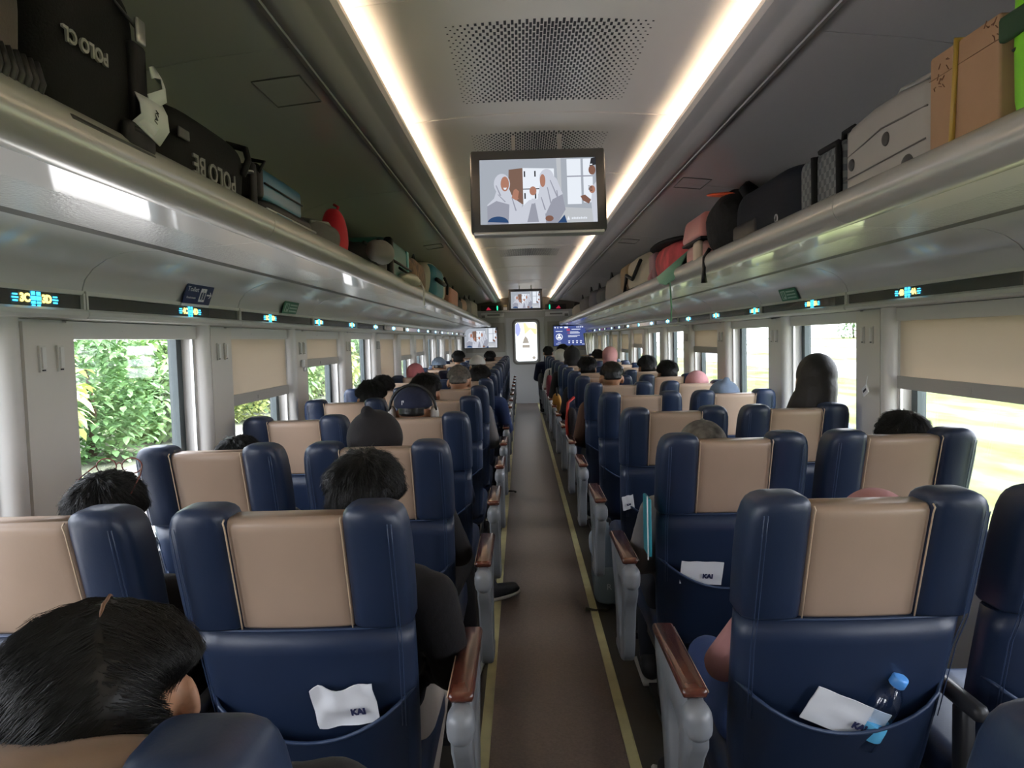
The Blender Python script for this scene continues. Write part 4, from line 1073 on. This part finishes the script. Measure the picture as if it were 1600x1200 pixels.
b = MB(); b.tube([(.12, -.16, .105), (.14, 0, .122), (.13, .14, .105)], .006, 6); b.build('strap', mat('strap_light', (.3, .3, .28), .7), t)
t, L = softbox('cloth_bundle', .80, 3.03, 3.20, .225, .11, mat('cloth_bright_red', (.50, .012, .03), .7, bump=(40, .4, .006)), -1, 'bright red cloth bundle standing up on the left rack', 'cloth', 'luggage on the left rack', e=.9, puff=.035, seed=8)
MB().tube([(.01, 0, .20), (.02, .01, .232), (.00, .02, .245)], .006, 6).build('knot', mat('cloth_bright_red', (.5, .012, .03), .7), t)
t = thing('neck_pillow', (-.775, 3.30, ZR + .018), 'rounded light grey neck pillow overhanging the left rail', 'pillow', 'luggage on the left rack')
b = MB(); pts = [(.03 + .055 * math.sin(a), -.085 * math.cos(a) * 1.3, .045) for a in [PI * (.1 + .8 * i / 12) - .0 for i in range(13)]]
b.tube(pts, [.028, .04, .046, .048, .05, .05, .05, .05, .05, .048, .046, .04, .028], 14); b.build('cushion', cloth('pillow_grey', (.20, .19, .185)), t)
MB().tube([(p[0] + .012, p[1], .09) for p in pts[2:-2]], .004, 6).build('seam', BN2, t)
t, L = softbox('backpack', .79, 3.45, 4.02, .165, .30, BN, -1, 'slumped black backpack right of the grey neck pillow', 'backpack', 'luggage on the left rack', e=.8, puff=.02, seed=11)
b = MB(); b.rbox((.12, .05, .06), (.09, .26, .09), .03); b.build('front_pocket', BN2, t)
b = MB(); b.tube([(.12, -.2, .14), (.17, -.05, .12), (.15, .15, .10)], .009, 6); b.build('strap', BN2, t)
t, L = softbox('suitcase', .79, 4.05, 4.85, .255, .32, mat('bag_teal', (.015, .105, .105), .5), -1, 'teal soft suitcase with black trim, mid left rack', 'suitcase', 'luggage on the left rack', e=.35, puff=.004)
b = MB(); b.tube([(.163, -.36, .12), (.165, .36, .12)], .008, 6); b.rbox((.15, -.36, .13), (.05, .06, .22), .02); b.build('trim', BN2, t)
b = MB(); b.tube([(.16, -.1, .10), (.19, -.08, .08), (.19, .08, .08), (.16, .1, .10)], .008, 6); b.build('handle', BN2, t)
MB().rbox((.158, .25, .13), (.014, .07, .20), .006, seg=2).build('light_panel', mat('bag_cyan', (.07, .28, .33), .5), t)
t, L = softbox('plastic_bag', .775, 4.30, 4.95, .06, .10, mat('plastic_cream', (.5, .47, .40), .4, bump=(60, .5, .006)), -1, 'crumpled pale plastic bag drooping over the left rail by the teal suitcase', 'bag', None, e=.9, puff=.04, seed=3)
t.location.z += .02; t.location.x = -.765
MB().tube([(.045, .12, .03), (.065, .14, -.02), (.06, .15, -.08), (.062, .16, -.12)], .006, 6).build('loose_handle', mat('plastic_cream', (.5, .47, .4), .4), t)
t, L = softbox('batik_bag', .81, 5.0, 5.95, .27, .30, mat('batik_brown', (.14, .075, .035), .7, vary=(18, .8)), -1, 'brown patterned bag beside the blue and cream backpack', 'bag', 'luggage on the left rack', e=.5, puff=.01)
MB().tube([(.1, -.1, .25), (.1, 0, .30), (.1, .1, .25)], .007, 6).build('handle', BN2, t)
t, L = softbox('backpack', .785, 6.0, 7.3, .34, .30, mat('backpack_cream', (.45, .43, .37), .7), -1, 'blue and cream backpack standing on the left rack', 'backpack', 'luggage on the left rack', e=.6, puff=.008)
b = MB(); b.rbox((.085, -.24, .16), (.16, .62, .29), .07); b.build('blue_pocket', mat('backpack_blue', (.03, .17, .25), .6), t)
b = MB(); b.tube([(.17, -.55, .17), (.182, -.24, .16), (.17, .1, .17)], .018, 6); b.build('strap', BN2, t); MB().tube([(.16, .15, .24), (.185, .2, .18), (.17, .3, .1)], .012, 6).build('side_strap', BN2, t)
fars = [('hat_box', 7.6, 8.5, .22, (.48, .24, .20), 'salmon pink flat box far along the left rack', .2), ('travel_bag', 8.55, 9.3, .17, (.02, .02, .022), 'small black bag after the salmon box, left rack', .7),
        ('travel_bag', 9.35, 10.1, .22, (.42, .27, .22), 'peach rounded bag far along the left rack', .8), ('travel_bag', 10.15, 11.0, .27, (.12, .12, .12), 'dark grey upright bag far along the left rack', .7),
        ('paper_bag', 11.1, 12.4, .26, (.34, .33, .30), 'tall pale paper bag at the far end of the left rack', .25)]
for nm_, a, c, h_, col, lab, e_ in fars:
    t, L = softbox(nm_, .79, a, c, h_, .28, mat('m_' + lab[:14].replace(' ', '_'), col, .7, bump=(60, .3, .005)), -1, lab, 'bag', 'luggage on the left rack', e=e_, puff=.01, seed=int(a * 3))
    MB().tube([(.12, -.1, h_ - .02), (.12, 0, h_ + .03), (.12, .1, h_ - .02)], .009, 6).build('handle', BN2, t)
# right rack
t, L = softbox('suitcase', .78, .94, 1.395, .31, .36, mat('neon_green', (.20, .62, .015), .45), 1, 'neon green suitcase with dark green straps, nearest on the right rack', 'suitcase', 'luggage on the right rack', e=.28, puff=.002)
b = MB(); b.rbox((-.178, .03, .195), (.016, .38, .045), .006, seg=2); b.build('strap', mat('strap_dark_green', (.012, .05, .018), .7), t)
b = MB(); b.rbox((-.180, -.06, .12), (.016, .12, .035), .006, seg=2); b.build('side_handle', mat('strap_dark_green', (.012, .05, .018), .7), t)
b = MB(); b.tube([(-.17, -.2, .155), (-.182, 0, .155), (-.17, .2, .155)], .003, 6); b.build('zipper', BN2, t)
t = thing('cardboard_box', (.955, 1.522, ZR), 'brown cardboard box tied with yellow tape on the right rack', 'box', 'luggage on the right rack')
MB().rbox((0, 0, .119), (.33, .235, .238), .006, seg=2).build('carton', mat('cardboard', (.36, .215, .125), .8, bump=(40, .15, .003), vary=(8, .07)), t, angle=50)
b = MB(); b.tube([(-.168, .03, .0), (-.168, .015, .238), (.168, .015, .241)], .007, 6); b.build('yellow_tape', mat('tape_yellow', (.42, .27, .05), .4), t)
MB().box(-.1665, -.165, -.117, .117, .19, .1905).build('flap_line', mat('cardboard_dark', (.2, .11, .06), .8), t, False)
b = MB(); r_ = random.Random(5)
for i in range(22):
    y, z = r_.choice([(-.09 + r_.uniform(-.02, .02), .215 + r_.uniform(-.015, .015)), (.075 + r_.uniform(-.03, .03), .20 + r_.uniform(-.03, .02))])
    b.tube([(-.1655, y, z), (-.1655, y + r_.uniform(-.012, .012), z + r_.uniform(-.012, .012))], .0009, 4)
b.build('scribbles', mat('scribble', (.16, .07, .035), .8), t)
t = thing('hard_suitcase', (.965, 1.86, ZR), 'pale grey hard suitcase with dark wheels lying on the right rack', 'suitcase', 'luggage on the right rack')
MB().rbox((0, 0, .108), (.34, .44, .205), .035, fn=lambda p: Vector((p.x * (1 - .0 * p.z), p.y, p.z + (.02 * math.cos(p.y * 7) if p.z > 0 else 0)))).build('shell', mat('case_pale', (.34, .32, .30), .4), t)
b = MB(); b.tube([(-.168, -.20, .150), (-.173, 0, .155), (-.168, .20, .130)], .0022, 6); b.tube([(-.172, -.2, .08), (-.175, .2, .07)], .0018, 6); b.build('shell_seam', mat('case_line', (.12, .11, .105), .5), t)
for (yy, zz, r0) in ((-.02, .125, .017), (.165, .105, .016), (.045, .035, .015), (-.12, .035, .03)):
    MB().ball((-.170, yy, zz), (.008, r0, r0), 16, 10).build('wheel_cap', mat('case_dark', (.05, .045, .045), .5), t)
b = MB(); b.tube([(-.12, -.19, .20), (-.12, -.16, .235), (-.12, .0, .245), (-.12, .05, .215)], .007, 6); b.build('handle', mat('case_pale2', (.30, .29, .27), .4), t)
def checker_mat():
    m = mat('checker_canvas', (.1, .11, .12), .6); n = m.node_tree; b_ = n.nodes['Principled BSDF']; tc_ = n.nodes.new('ShaderNodeTexCoord'); ck = n.nodes.new('ShaderNodeTexChecker')
    ck.inputs['Scale'].default_value = 55; ck.inputs[1].default_value = (.055, .065, .075, 1); ck.inputs[2].default_value = (.13, .145, .155, 1)
    n.links.new(tc_.outputs['Object'], ck.inputs['Vector']); n.links.new(ck.outputs[0], b_.inputs['Base Color']); return m
t = thing('checkered_bag', (.95, 2.26, ZR), 'grey checkered bag with black edging and handle on the right rack', 'bag', 'luggage on the right rack')
MB().rbox((0, 0, .10), (.30, .32, .20), .03).build('body', checker_mat(), t)
b = MB(); b.tube([(-.15, -.145, .01), (-.152, -.145, .17), (-.145, -.13, .192), (-.145, .0, .195)], .009, 6); b.tube([(-.152, .02, .01), (-.153, .02, .185)], .012, 6); b.build('edging', BN, t)
b = MB(); b.tube([(-.10, -.13, .195), (-.10, -.125, .235), (-.10, -.06, .235), (-.10, -.055, .195)], .008, 6); b.build('handle', BN, t)
MB().ball((-.10, -.135, .215), .009, 8, 6).build('rivet', M_ALU, t)
t, L = softbox('travel_bag', .80, 2.45, 3.22, .235, .34, mat('bag_midnight', (.007, .010, .017), .7, spec=.15, bump=(60, .3, .004)), 1, 'large midnight blue bag with ring, middle of the right rack', 'bag', 'luggage on the right rack', e=.4, puff=.008, seed=2)
b = MB(); b.tube([(-.176, -.22 + .013 * math.cos(a * PI / 6), .06 + .013 * math.sin(a * PI / 6)) for a in range(13)], .0025, 6); b.build('ring', M_ALU, t)
b = MB(); b.tube([(-.1, .28, .20), (-.13, .30, .26), (-.10, .36, .285), (-.06, .34, .25)], .022, 8); b.build('top_handle', BN, t)
MB().rbox((-.165, .15, .06), (.03, .30, .09), .015).build('front_pocket', BN2, t)
t, L = softbox('jacket', .77, 3.20, 3.62, .30, .30, mat('jacket_black', (.014, .014, .015), .8, spec=.15, bump=(30, .6, .012)), 1, 'black jacket with orange lining piled beside the pink case', 'jacket', 'luggage on the right rack', e=.8, puff=.03, seed=6)
b = MB(); b.ball((-.05, .05, .30), (.10, .15, .012), 18, 8, rot=Matrix.Rotation(.15, 3, 'X')); b.build('orange_lining', mat('lining_orange', (.75, .09, .02), .6), t)
b = MB(); b.tube([(-.14, .05, .06), (-.165, .06, .02), (-.168, .06, -.05), (-.165, .065, -.095)], [.009, .009, .009, .015], 6); b.build('hanging_strap', BN2, t)
t = thing('beauty_case', (.89, 3.83, ZR + .012), 'pink hard case with dark band and cream handle overhanging the right rail', 'case', 'luggage on the right rack')
MB().rbox((.01, 0, .185), (.24, .40, .13), .03, fn=lambda p: Vector((p.x * (1 - p.z * 1.4), p.y * (1 - p.z * .9), p.z))).build('lid', mat('case_pink', (.52, .21, .19), .4), t)
MB().rbox((.01, 0, .12), (.25, .41, .014), .006, seg=2).build('band', BN2, t)
MB().rbox((.01, 0, .056), (.22, .37, .115), .03).build('base', mat('case_rose', (.48, .24, .22), .5, bump=(70, .5, .006)), t)
MB().rbox((-.10, -.12, .05), (.05, .10, .13), .03).build('cream_handle', mat('case_cream', (.62, .50, .38), .4), t)
gm_ = mat('mint_cloth', (.17, .36, .25), .6, bump=(40, .3, .005))
t = thing('mint_cloth_bag', (.80, 4.30, ZR + .045), 'mint green cloth bag draped over the right rail with a hanging cord', 'bag', 'luggage on the right rack')
b = MB()
ribbon([(.12, .15, .03), (.02, .05, .055), (-.035, -.05, .015), (-.065, -.12, -.05), (-.068, -.14, -.085)], [.13, .15, .12, .08, .03], (-.7, -.1, .7), .004).build('cloth', gm_, t)
MB().tube([(-.066, -.14, -.08), (-.062, -.13, -.14), (-.060, -.14, -.22), (-.058, -.12, -.30)], .0045, 6).build('cord', gm_, t)
t, L = softbox('travel_bag', .80, 4.40, 5.25, .25, .30, mat('bag_red_pink', (.42, .05, .06), .7, vary=(7, .6)), 1, 'red and black bag between the mint cloth and the cream backpack', 'bag', 'luggage on the right rack', e=.7, puff=.02, seed=9)
b = MB(); b.ball((-.05, .1, .25), (.12, .45, .025), 18, 8); b.build('dark_flap', BN, t); MB().rbox((-.13, .25, .13), (.06, .2, .18), .03).build('mauve_pocket', mat('bag_mauve', (.22, .13, .15), .7), t)
b = MB(); b.tube([(-.15, .2, .1), (-.165, .25, .05), (-.14, .3, .01)], .02, 6); b.build('pink_strap', c_pink, t)
t, L = softbox('backpack', .79, 5.35, 6.65, .30, .32, mat('backpack_ivory', (.46, .41, .31), .7, bump=(25, .4, .01)), 1, 'ivory and tan backpack with black straps on the right rack', 'backpack', 'luggage on the right rack', e=.7, puff=.015, seed=12)
b = MB(); b.rbox((-.12, .38, .16), (.10, .42, .22), .05); b.build('tan_pocket', mat('backpack_tan', (.22, .15, .08), .7), t)
b = MB(); b.tube([(-.16, -.5, .22), (-.185, -.25, .10), (-.18, .1, .16), (-.17, .3, .03), (-.17, -.2, .03)], .014, 6); b.build('straps', BN2, t)
fars = [('tote_bag', 6.8, 8.0, .26, (.24, .23, .21), 'grey canvas bag far along the right rack', .4), ('travel_bag', 8.1, 9.0, .24, (.018, .018, .02), 'black bag after the grey canvas bag, right rack', .7),
        ('bottle_bag', 9.1, 10.0, .27, (.03, .03, .05), 'dark navy bag with pale top far along the right rack', .7), ('travel_bag', 10.2, 11.6, .25, (.05, .045, .045), 'charcoal bag near the far end of the right rack', .6),
        ('travel_bag', 11.9, 13.2, .22, (.35, .30, .24), 'pale sand bag at the far end of the right rack', .6)]
for nm_, a, c, h_, col, lab, e_ in fars:
    t, L = softbox(nm_, .79, a, c, h_, .28, mat('r_' + lab[:14].replace(' ', '_'), col, .7, bump=(60, .3, .005)), 1, lab, 'bag', 'luggage on the right rack', e=e_, puff=.01, seed=int(a * 3))
    MB().tube([(-.12, -.1, h_ - .02), (-.12, 0, h_ + .03), (-.12, .1, h_ - .02)], .009, 6).build('handle', BN2, t)

# ================================================================== THINGS IN POCKETS, ON THE FLOOR
KINK = mat('logo_ink', (.02, .025, .08), .5)
def kai_paper(x, y, z, w_, h_, lab, name='paper_bag', rz=0.0, ry=0.0, crump=.004, lx=0.0, ls=.022, seed=1):
    t = thing(name, (x, y, z), lab, 'paper', 'paper bags in the seat pockets'); t.rotation_euler = (math.radians(15), ry, rz)
    b = MB(); n, m = 14, 8; G = []; G2 = []
    for i in range(n + 1):
        a, c = [], []
        for j in range(m + 1):
            u, v = i / n, j / m; xx = (u - .5) * w_; zz = v * h_ + (noise.noise(Vector((u * 3 + seed, 2, 0))) * crump * 2.2 * v)
            yy = noise.noise(Vector((u * 4 + seed, v * 3, 0))) * crump
            a.append((xx, yy, zz)); c.append((xx, yy + .0025, zz))
        G.append(a); G2.append(c)
    b.loft(G, False, closed=False); b.loft(G2, False, closed=False)
    b.loft([[g[-1] for g in G], [g[-1] for g in G2]], False, closed=False)
    b.build('paper', M_PAPER, t)
    lt = text_obj('logo', 'KAI', ls, KINK, basis((1, 0, .0), (.25, 0, 1), (lx, -.0045 - crump * .4, h_ * .40)), t, .0006, bold=.0012)
    return t
def yb_(z): return yb(z)
# pocket opening is near z .715-.77 of each seat, just behind the shell
kai_paper(-.478, 1.42 + yb(.64) - .020, .635, .135, .098, 'crumpled white paper bag with dark logo, in the nearest left aisle seat pocket', rz=-.05, ry=-.12, lx=.028, crump=.010, seed=4, ls=.020)
kai_paper(.555, 1.42 + yb(.62) - .022, .600, .17, .085, 'folded white paper bag tilted beside the bottle in a right seat pocket', rz=.05, ry=.42, lx=.035, crump=.003, seed=9, ls=.020)
kai_paper(XA - .085, 2.34 + yb(.64) - .018, .615, .14, .085, 'white paper bag with dark logo in the second right aisle seat pocket', rz=0, ry=.06, lx=.02, crump=.002, seed=2)
kai_paper(XA - .19, 3.26 + yb(.66) - .012, .66, .055, .07, 'small white paper corner in the third right aisle seat pocket', rz=.2, ry=-.2, lx=.0, crump=.004, seed=6, ls=.012)
bt = thing('water_bottle', (.637, 1.42 + yb(.60) - .014, .605), 'clear plastic water bottle with sky blue cap in the nearest right seat pocket', 'bottle')
bt.rotation_euler = (math.radians(15), math.radians(21), 0)
def lathe(b, prof, n=28, mi=0): b.loft([[(r * math.cos(2 * PI * j / n), r * math.sin(2 * PI * j / n), z) for j in range(n)] for r, z in prof], True, mi)
b = MB(); lathe(b, [(.025, -.05), (.031, -.045), (.0315, 0), (.030, .004), (.0315, .008), (.0315, .030), (.0295, .034), (.0315, .038), (.0315, .060), (.029, .078), (.023, .094), (.015, .106), (.0125, .110), (.0125, .120)])
pm = M_GLASS.copy(); pm.name = 'clear_plastic'
for q in pm.node_tree.nodes:
    if q.type == 'BSDF_TRANSPARENT': q.inputs[0].default_value = (.80, .88, .96, 1)
    if q.type == 'BSDF_GLOSSY': q.inputs['Roughness'].default_value = .08
    if q.type == 'MATH' and q.operation == 'MULTIPLY_ADD': q.inputs[1].default_value = .8; q.inputs[2].default_value = .10
b.build('bottle_body', pm, bt)
b = MB(); lathe(b, [(.0150, .112), (.0168, .114), (.0168, .131), (.0155, .134), (.010, .1345)]); b.build('cap', mat('cap_blue', (.10, .34, .80), .4), bt)
b = MB(); lathe(b, [(.0318, -.02), (.0322, -.019), (.0322, .018), (.0318, .019)]); b.build('label', mat('label_cyan', (.12, .50, .80), .4), bt)
# folder / teal pouch hanging from seat side
t = thing('folder', (.308, 2.42, .83), 'turquoise folder with white edge beside the second right aisle seat', 'folder')
MB().rbox((0, .02, .0), (.012, .10, .19), .004, seg=2).build('cover', mat('folder_turquoise', (.02, .26, .32), .5), t)
MB().rbox((-.007, -.028, .0), (.004, .006, .21), .002, seg=1).build('edge', M_PAPER, t)
# grey backpack standing on the floor at the right
t = thing('backpack', (.385, 4.05, 0.0), 'pale blue grey backpack on the floor between the right aisle seats', 'backpack')
b = MB(); b.ball((0, 0, .215), (.12, .13, .215), 28, 20, e=.55, fn=lambda p: p * (1 + .04 * noise.noise(p * 12))); b.build('body', cloth('backpack_slate', (.16, .21, .26)), t)
b = MB(); b.ball((-.08, -.02, .33), (.055, .09, .075), 20, 12, e=.7); b.build('top_pocket', cloth('backpack_pale', (.36, .43, .50)), t)
b = MB(); b.ball((-.04, -.12, .13), (.085, .035, .10), 20, 12, e=.6); b.build('front_pocket', cloth('backpack_grey', (.20, .25, .27)), t)
b = MB(); b.tube([(-.02, -.05, .40), (-.02, -.03, .45), (-.02, .03, .45), (-.02, .05, .40)], .009, 6); b.build('handle', BN2, t)
b = MB(); b.tube([(-.02, -.10, .02), (-.06, -.16, .008), (-.12, -.17, .012), (-.17, -.15, .012)], [.007, .007, .006, .010], 6); b.build('trailing_strap', cloth('strap_olive', (.06, .055, .03)), t)
text_obj('mark', 'R', .045, mat('mark_pale', (.5, .55, .58), .5), basis((1, 0, 0), (0, 0, 1), (-.045, -.158, .13)), t)
t = thing('strap', (-.215, 7.0, 0.004), 'short dark strap end lying on the left edge of the aisle', 'strap')
MB().tube([(-.06, .01, .012), (-.02, .02, .014), (.02, .0, .016), (.035, -.03, .014)], [.008, .009, .007, .010], 6).build('webbing', cloth('strap_dark', (.03, .028, .02)), t)
MB().rbox((-.06, .01, .014), (.02, .015, .01), .003, seg=2).build('buckle', M_DARK, t)
# shoe and leg stretched into the aisle belong to the hooded passenger; a black trainer by the strip
t = thing('sneaker', (-.255, 4.10, 0.012), 'black sneaker with white sole stepping onto the left aisle strip', 'shoe')
t.rotation_euler = (0, 0, math.radians(-52))
b = MB(); b.cap2((0, -.07, .050), (0, .10, .036), .043, .034, 14); b.cap2((0, -.06, .06), (0, -.05, .085), .040, .037, 14); b.ball((0, .02, .03), (.043, .13, .03), 20, 10)
me = remesh(b, .007, 2, 'upper'); mobj('upper', me, mat('sneaker_black', (.012, .013, .018), .7, bump=(200, .3, .002)), t)
b = MB(); b.ball((0, .01, .010), (.048, .142, .012), 28, 8, e=.6, e2=.9); b.build('sole', mat('sole_white', (.60, .58, .53), .5), t)
b = MB()
for i in range(4): b.tube([(-.022, .03 + .018 * i, .070 - .006 * i), (.022, .036 + .018 * i, .070 - .006 * i)], .0025, 5)
b.build('laces', M_INK, t)
# bags and clothing hanging into the aisle on the right, farther along
for (x, y, z, r_, col, nm_, lab, cat) in ((.285, 8.3, .74, (.05, .09, .10), (.40, .20, .035), 'tote_bag', 'mustard yellow bag on an armrest at the right of the aisle', 'bag'),
                                    (.295, 5.9, .74, (.045, .10, .16), (.03, .028, .035), 'handbag', 'dark bag with red strap hanging at the right of the aisle', 'bag'),
                                    (.27, 9.9, .80, (.05, .12, .17), (.17, .03, .05), 'jacket', 'maroon jacket hanging over an armrest, right of the aisle', 'jacket'),
                                    (.235, 12.8, .72, (.06, .12, .14), (.045, .045, .05), 'jacket', 'dark jacket bulging into the aisle from the far right seats', 'jacket')):
    t = thing(nm_, (x, y, z), lab, cat)
    b = MB(); b.ball((0, 0, 0), r_, 20, 14, e=.8, fn=lambda p: p * (1 + .12 * noise.noise(p * 9))); b.build('body', cloth('m_' + lab[:12].replace(' ', '_'), col), t)
    if 'red strap' in lab: MB().tube([(-.04, -.08, -.10), (-.05, -.06, .05), (-.03, .0, .20), (.02, .03, .24)], .012, 6).build('strap', mat('strap_red', (.55, .04, .03), .5), t)
    else: MB().tube([(0, -.06, r_[2] * .8), (0, 0, r_[2] + .06), (0, .06, r_[2] * .8)], .008, 6).build('loop', BN2, t)
# small things at the windows
cu = thing('curtain', (1.36, 15.6, 1.2), 'white curtain gathered beside the far right end wall', 'curtain')
b = MB(); G = []
for i in range(13):
    z = -.38 + .72 * i / 12; wv = .05 + .10 * abs(i - 3) / 9
    G.append([( -.06 + wv * (j / 16 - .5) * 1.4 , .05 * math.sin(j * 1.9) * .5, z) for j in range(17)])
b.loft(G, False, closed=False); b.build('cloth', mat('curtain_white', (.66, .64, .58), .7), cu); MB().tube([(-.10, -.01, -.2), (-.02, -.02, -.19)], .008, 6).build('tie', M_CREAM, cu)
t = thing('hook_tag', (1.335, 3.13, 1.20), 'white square tag hanging in the corner of the half drawn right blind', 'tag')
MB().rbox((0, 0, 0), (.006, .050, .036), .002, rot=Matrix.Rotation(-.5, 3, 'X'), seg=2).build('plate', M_PAPER, t); MB().tube([(0, 0, .01), (.01, 0, .06)], .0015, 5).build('loop', M_PAPER, t)
MB().rbox((-.0035, 0, 0), (.002, .030, .010), .001, rot=Matrix.Rotation(-.5, 3, 'X'), seg=1).build('slot', M_INK, t)
t = thing('wall_bracket', (-1.372, 4.37, 1.34), 'small white bracket on the pillar between the two left blinds', 'bracket')
MB().rbox((0, 0, 0), (.02, .03, .045), .006, seg=2).build('plate', M_PAPER, t); MB().rbox((.008, 0, -.03), (.018, .022, .03), .006, seg=2).build('latch', M_ALU, t)

# ================================================================== OUTSIDE
def ground_mat(name, c1, c2, c3, sc_):
    m = mat(name, c1, .9, spec=.1); n = m.node_tree; b_ = n.nodes['Principled BSDF']; tc_ = n.nodes.new('ShaderNodeTexCoord'); mp = n.nodes.new('ShaderNodeMapping')
    nz = n.nodes.new('ShaderNodeTexNoise'); nz.inputs['Scale'].default_value = sc_; nz.inputs['Detail'].default_value = 5; rp_ = n.nodes.new('ShaderNodeValToRGB')
    mp.inputs['Scale'].default_value = (1, .35, 1)
    e = rp_.color_ramp.elements; e[0].position = .38; e[0].color = (*c1, 1); e[1].position = .62; e[1].color = (*c3, 1); q = e.new(.5); q.color = (*c2, 1)
    n.links.new(tc_.outputs['Object'], mp.inputs[0]); n.links.new(mp.outputs[0], nz.inputs['Vector']); n.links.new(nz.outputs[0], rp_.inputs[0]); n.links.new(rp_.outputs[0], b_.inputs['Base Color']); return m
tag(MB().box(-200, -1.9, -60, 260, -1.05, -1.0).build('ground_left', ground_mat('ground_grass_left', (.13, .14, .10), (.22, .235, .17), (.32, .32, .26), .8), smooth=False), 'grassy ground left of the train', **S_)
tag(MB().box(-8.2, -3.2, -60, 120, -1.0, -.95).build('ground_gravel', ground_mat('gravel_pale', (.34, .31, .28), (.50, .46, .42), (.62, .60, .60), 5.0), smooth=False), 'pale stony strip beside the left track', **S_)
tag(MB().box(1.9, 300, -60, 300, -1.05, -1.0).build('ground_right', ground_mat('ground_field', (.085, .11, .03), (.15, .17, .06), (.23, .24, .12), .9), smooth=False), 'bright green and straw field right of the train', **S_)
for i, (a, c, col) in enumerate(((17, 26, (.34, .37, .37)), (30, 46, (.38, .40, .38)), (52, 90, (.30, .36, .38)))):
    tag(MB().box(a, c, -60, 300, -1.0, -.985).build('ground_paddy_%d' % (i + 1), mat('paddy_%d' % i, col, .35), smooth=False), 'pale flooded rice paddy right of the train', **S_)
def foliage(seed, n, rx, ry, h, lw, ll, droop=.3):
    b = MB(); r_ = random.Random(seed)
    for i in range(n):
        while True:
            p = Vector((r_.uniform(-1, 1), r_.uniform(-1, 1), r_.uniform(0, 1)))
            q = Vector((p.x, p.y, (p.z - .45) * 1.7))
            if .35 < q.length < 1.0 + .15 * noise.noise(p * 4): break
        c_ = Vector((p.x * rx, p.y * ry, p.z * h)); az = r_.uniform(0, 2 * PI); el = r_.uniform(-.5, .9)
        d = Vector((math.cos(az) * math.cos(el), math.sin(az) * math.cos(el), math.sin(el))); sd = d.cross(Vector((0, 0, 1))).normalized(); s_ = r_.uniform(.6, 1.3)
        w_ = lw * s_; l_ = ll * s_; dn = Vector((0, 0, -droop * l_))
        b.add([c_, c_ + d * l_ * .4 + sd * w_, c_ + d * l_ * .4 - sd * w_, c_ + d * l_ * .75 + sd * w_ * .7 + dn * .4, c_ + d * l_ * .75 - sd * w_ * .7 + dn * .4, c_ + d * l_ + dn], [(0, 1, 2), (1, 3, 4, 2), (3, 5, 4)])
    return b.mesh('foliage')
def leaf_mat(name, col):
    m = mat(name, col, .5, spec=.4, vary=(1.3, .4)); m.node_tree.nodes['Principled BSDF'].inputs['Transmission Weight'].default_value = 0.0; return m
LM = [leaf_mat('leaves_bright', (.29, .45, .16)), leaf_mat('leaves_mid', (.18, .33, .13)), leaf_mat('leaves_yellow', (.46, .52, .20))]
FO = [foliage(1, 3800, 1.5, 1.6, 3.4, .06, .22), foliage(2, 2600, 1.6, 1.8, 3.0, .10, .42, .5), foliage(3, 3600, 2.0, 2.0, 5.5, .08, .28)]
BARK = mat('bark', (.12, .08, .05), .9)
def shrub(x, y, fi, mi, k, lab, grp):
    t = thing(('leafy_shrub', 'broad_leaved_shrub', 'roadside_tree')[fi], (x, y, -1.0), lab, 'tree' if fi == 2 else 'shrub', grp, rz=x * 3 + y); t.scale = (k, k, k)
    mobj('foliage', FO[fi], LM[mi], t); b = MB(); b.tube([(0, 0, 0), (.05, .03, 1.0), (.0, -.04, 2.0)], [.09, .07, .03], 8); b.build('trunk', BARK, t); return t
sh = [(-9.9, 5.2, 1, 1), (-9.8, 8.9, 0, 0), (-10.0, 12.8, 1, 2), (-9.8, 16.6, 0, 1), (-10.0, 20.6, 1, 0), (-9.8, 24.5, 0, 2), (-10.1, 28.6, 1, 1), (-9.9, 32.6, 0, 0), (-10.0, 37, 1, 2), (-9.9, 42, 0, 1), (-10.0, 48, 1, 0), (-9.9, 56, 0, 0)]
for i, (x, y, fi, mi) in enumerate(sh):
    shrub(x, y, fi, mi, 1.05, '%s green shrub beyond the left windows, %s along the line' % (('bright', 'darker', 'yellowish')[mi], ORD[i]), 'shrubs along the left side')  # adjective follows the leaf colour
for i, (x, y, mi, k) in enumerate(((-16.5, 7.5, 1, 1.6), (-16.7, 15, 0, 1.7), (-16.5, 22.5, 1, 1.6), (-16.8, 30, 0, 1.7), (-16.6, 39, 1, 1.8), (-16.8, 49, 0, 1.8), (-17, 62, 1, 2.0), (-17, 80, 0, 2.2))):
    shrub(x, y, 2, mi, k, 'tall green tree behind the left shrubs, %s along the line' % ORD[i], 'trees behind the left shrubs')
for i, (x, y, k) in enumerate(((120, 90, 3.0), (130, 130, 3.2), (125, 175, 3.0), (135, 215, 3.3), (60, 230, 3.0), (85, 245, 3.0), (110, 250, 3.2), (32, 60, .9))):
    shrub(x, y, 2, 1, k, 'hazy tree on the far side of the bright right fields, %s from the near end' % ORD[i], 'distant trees on the right')
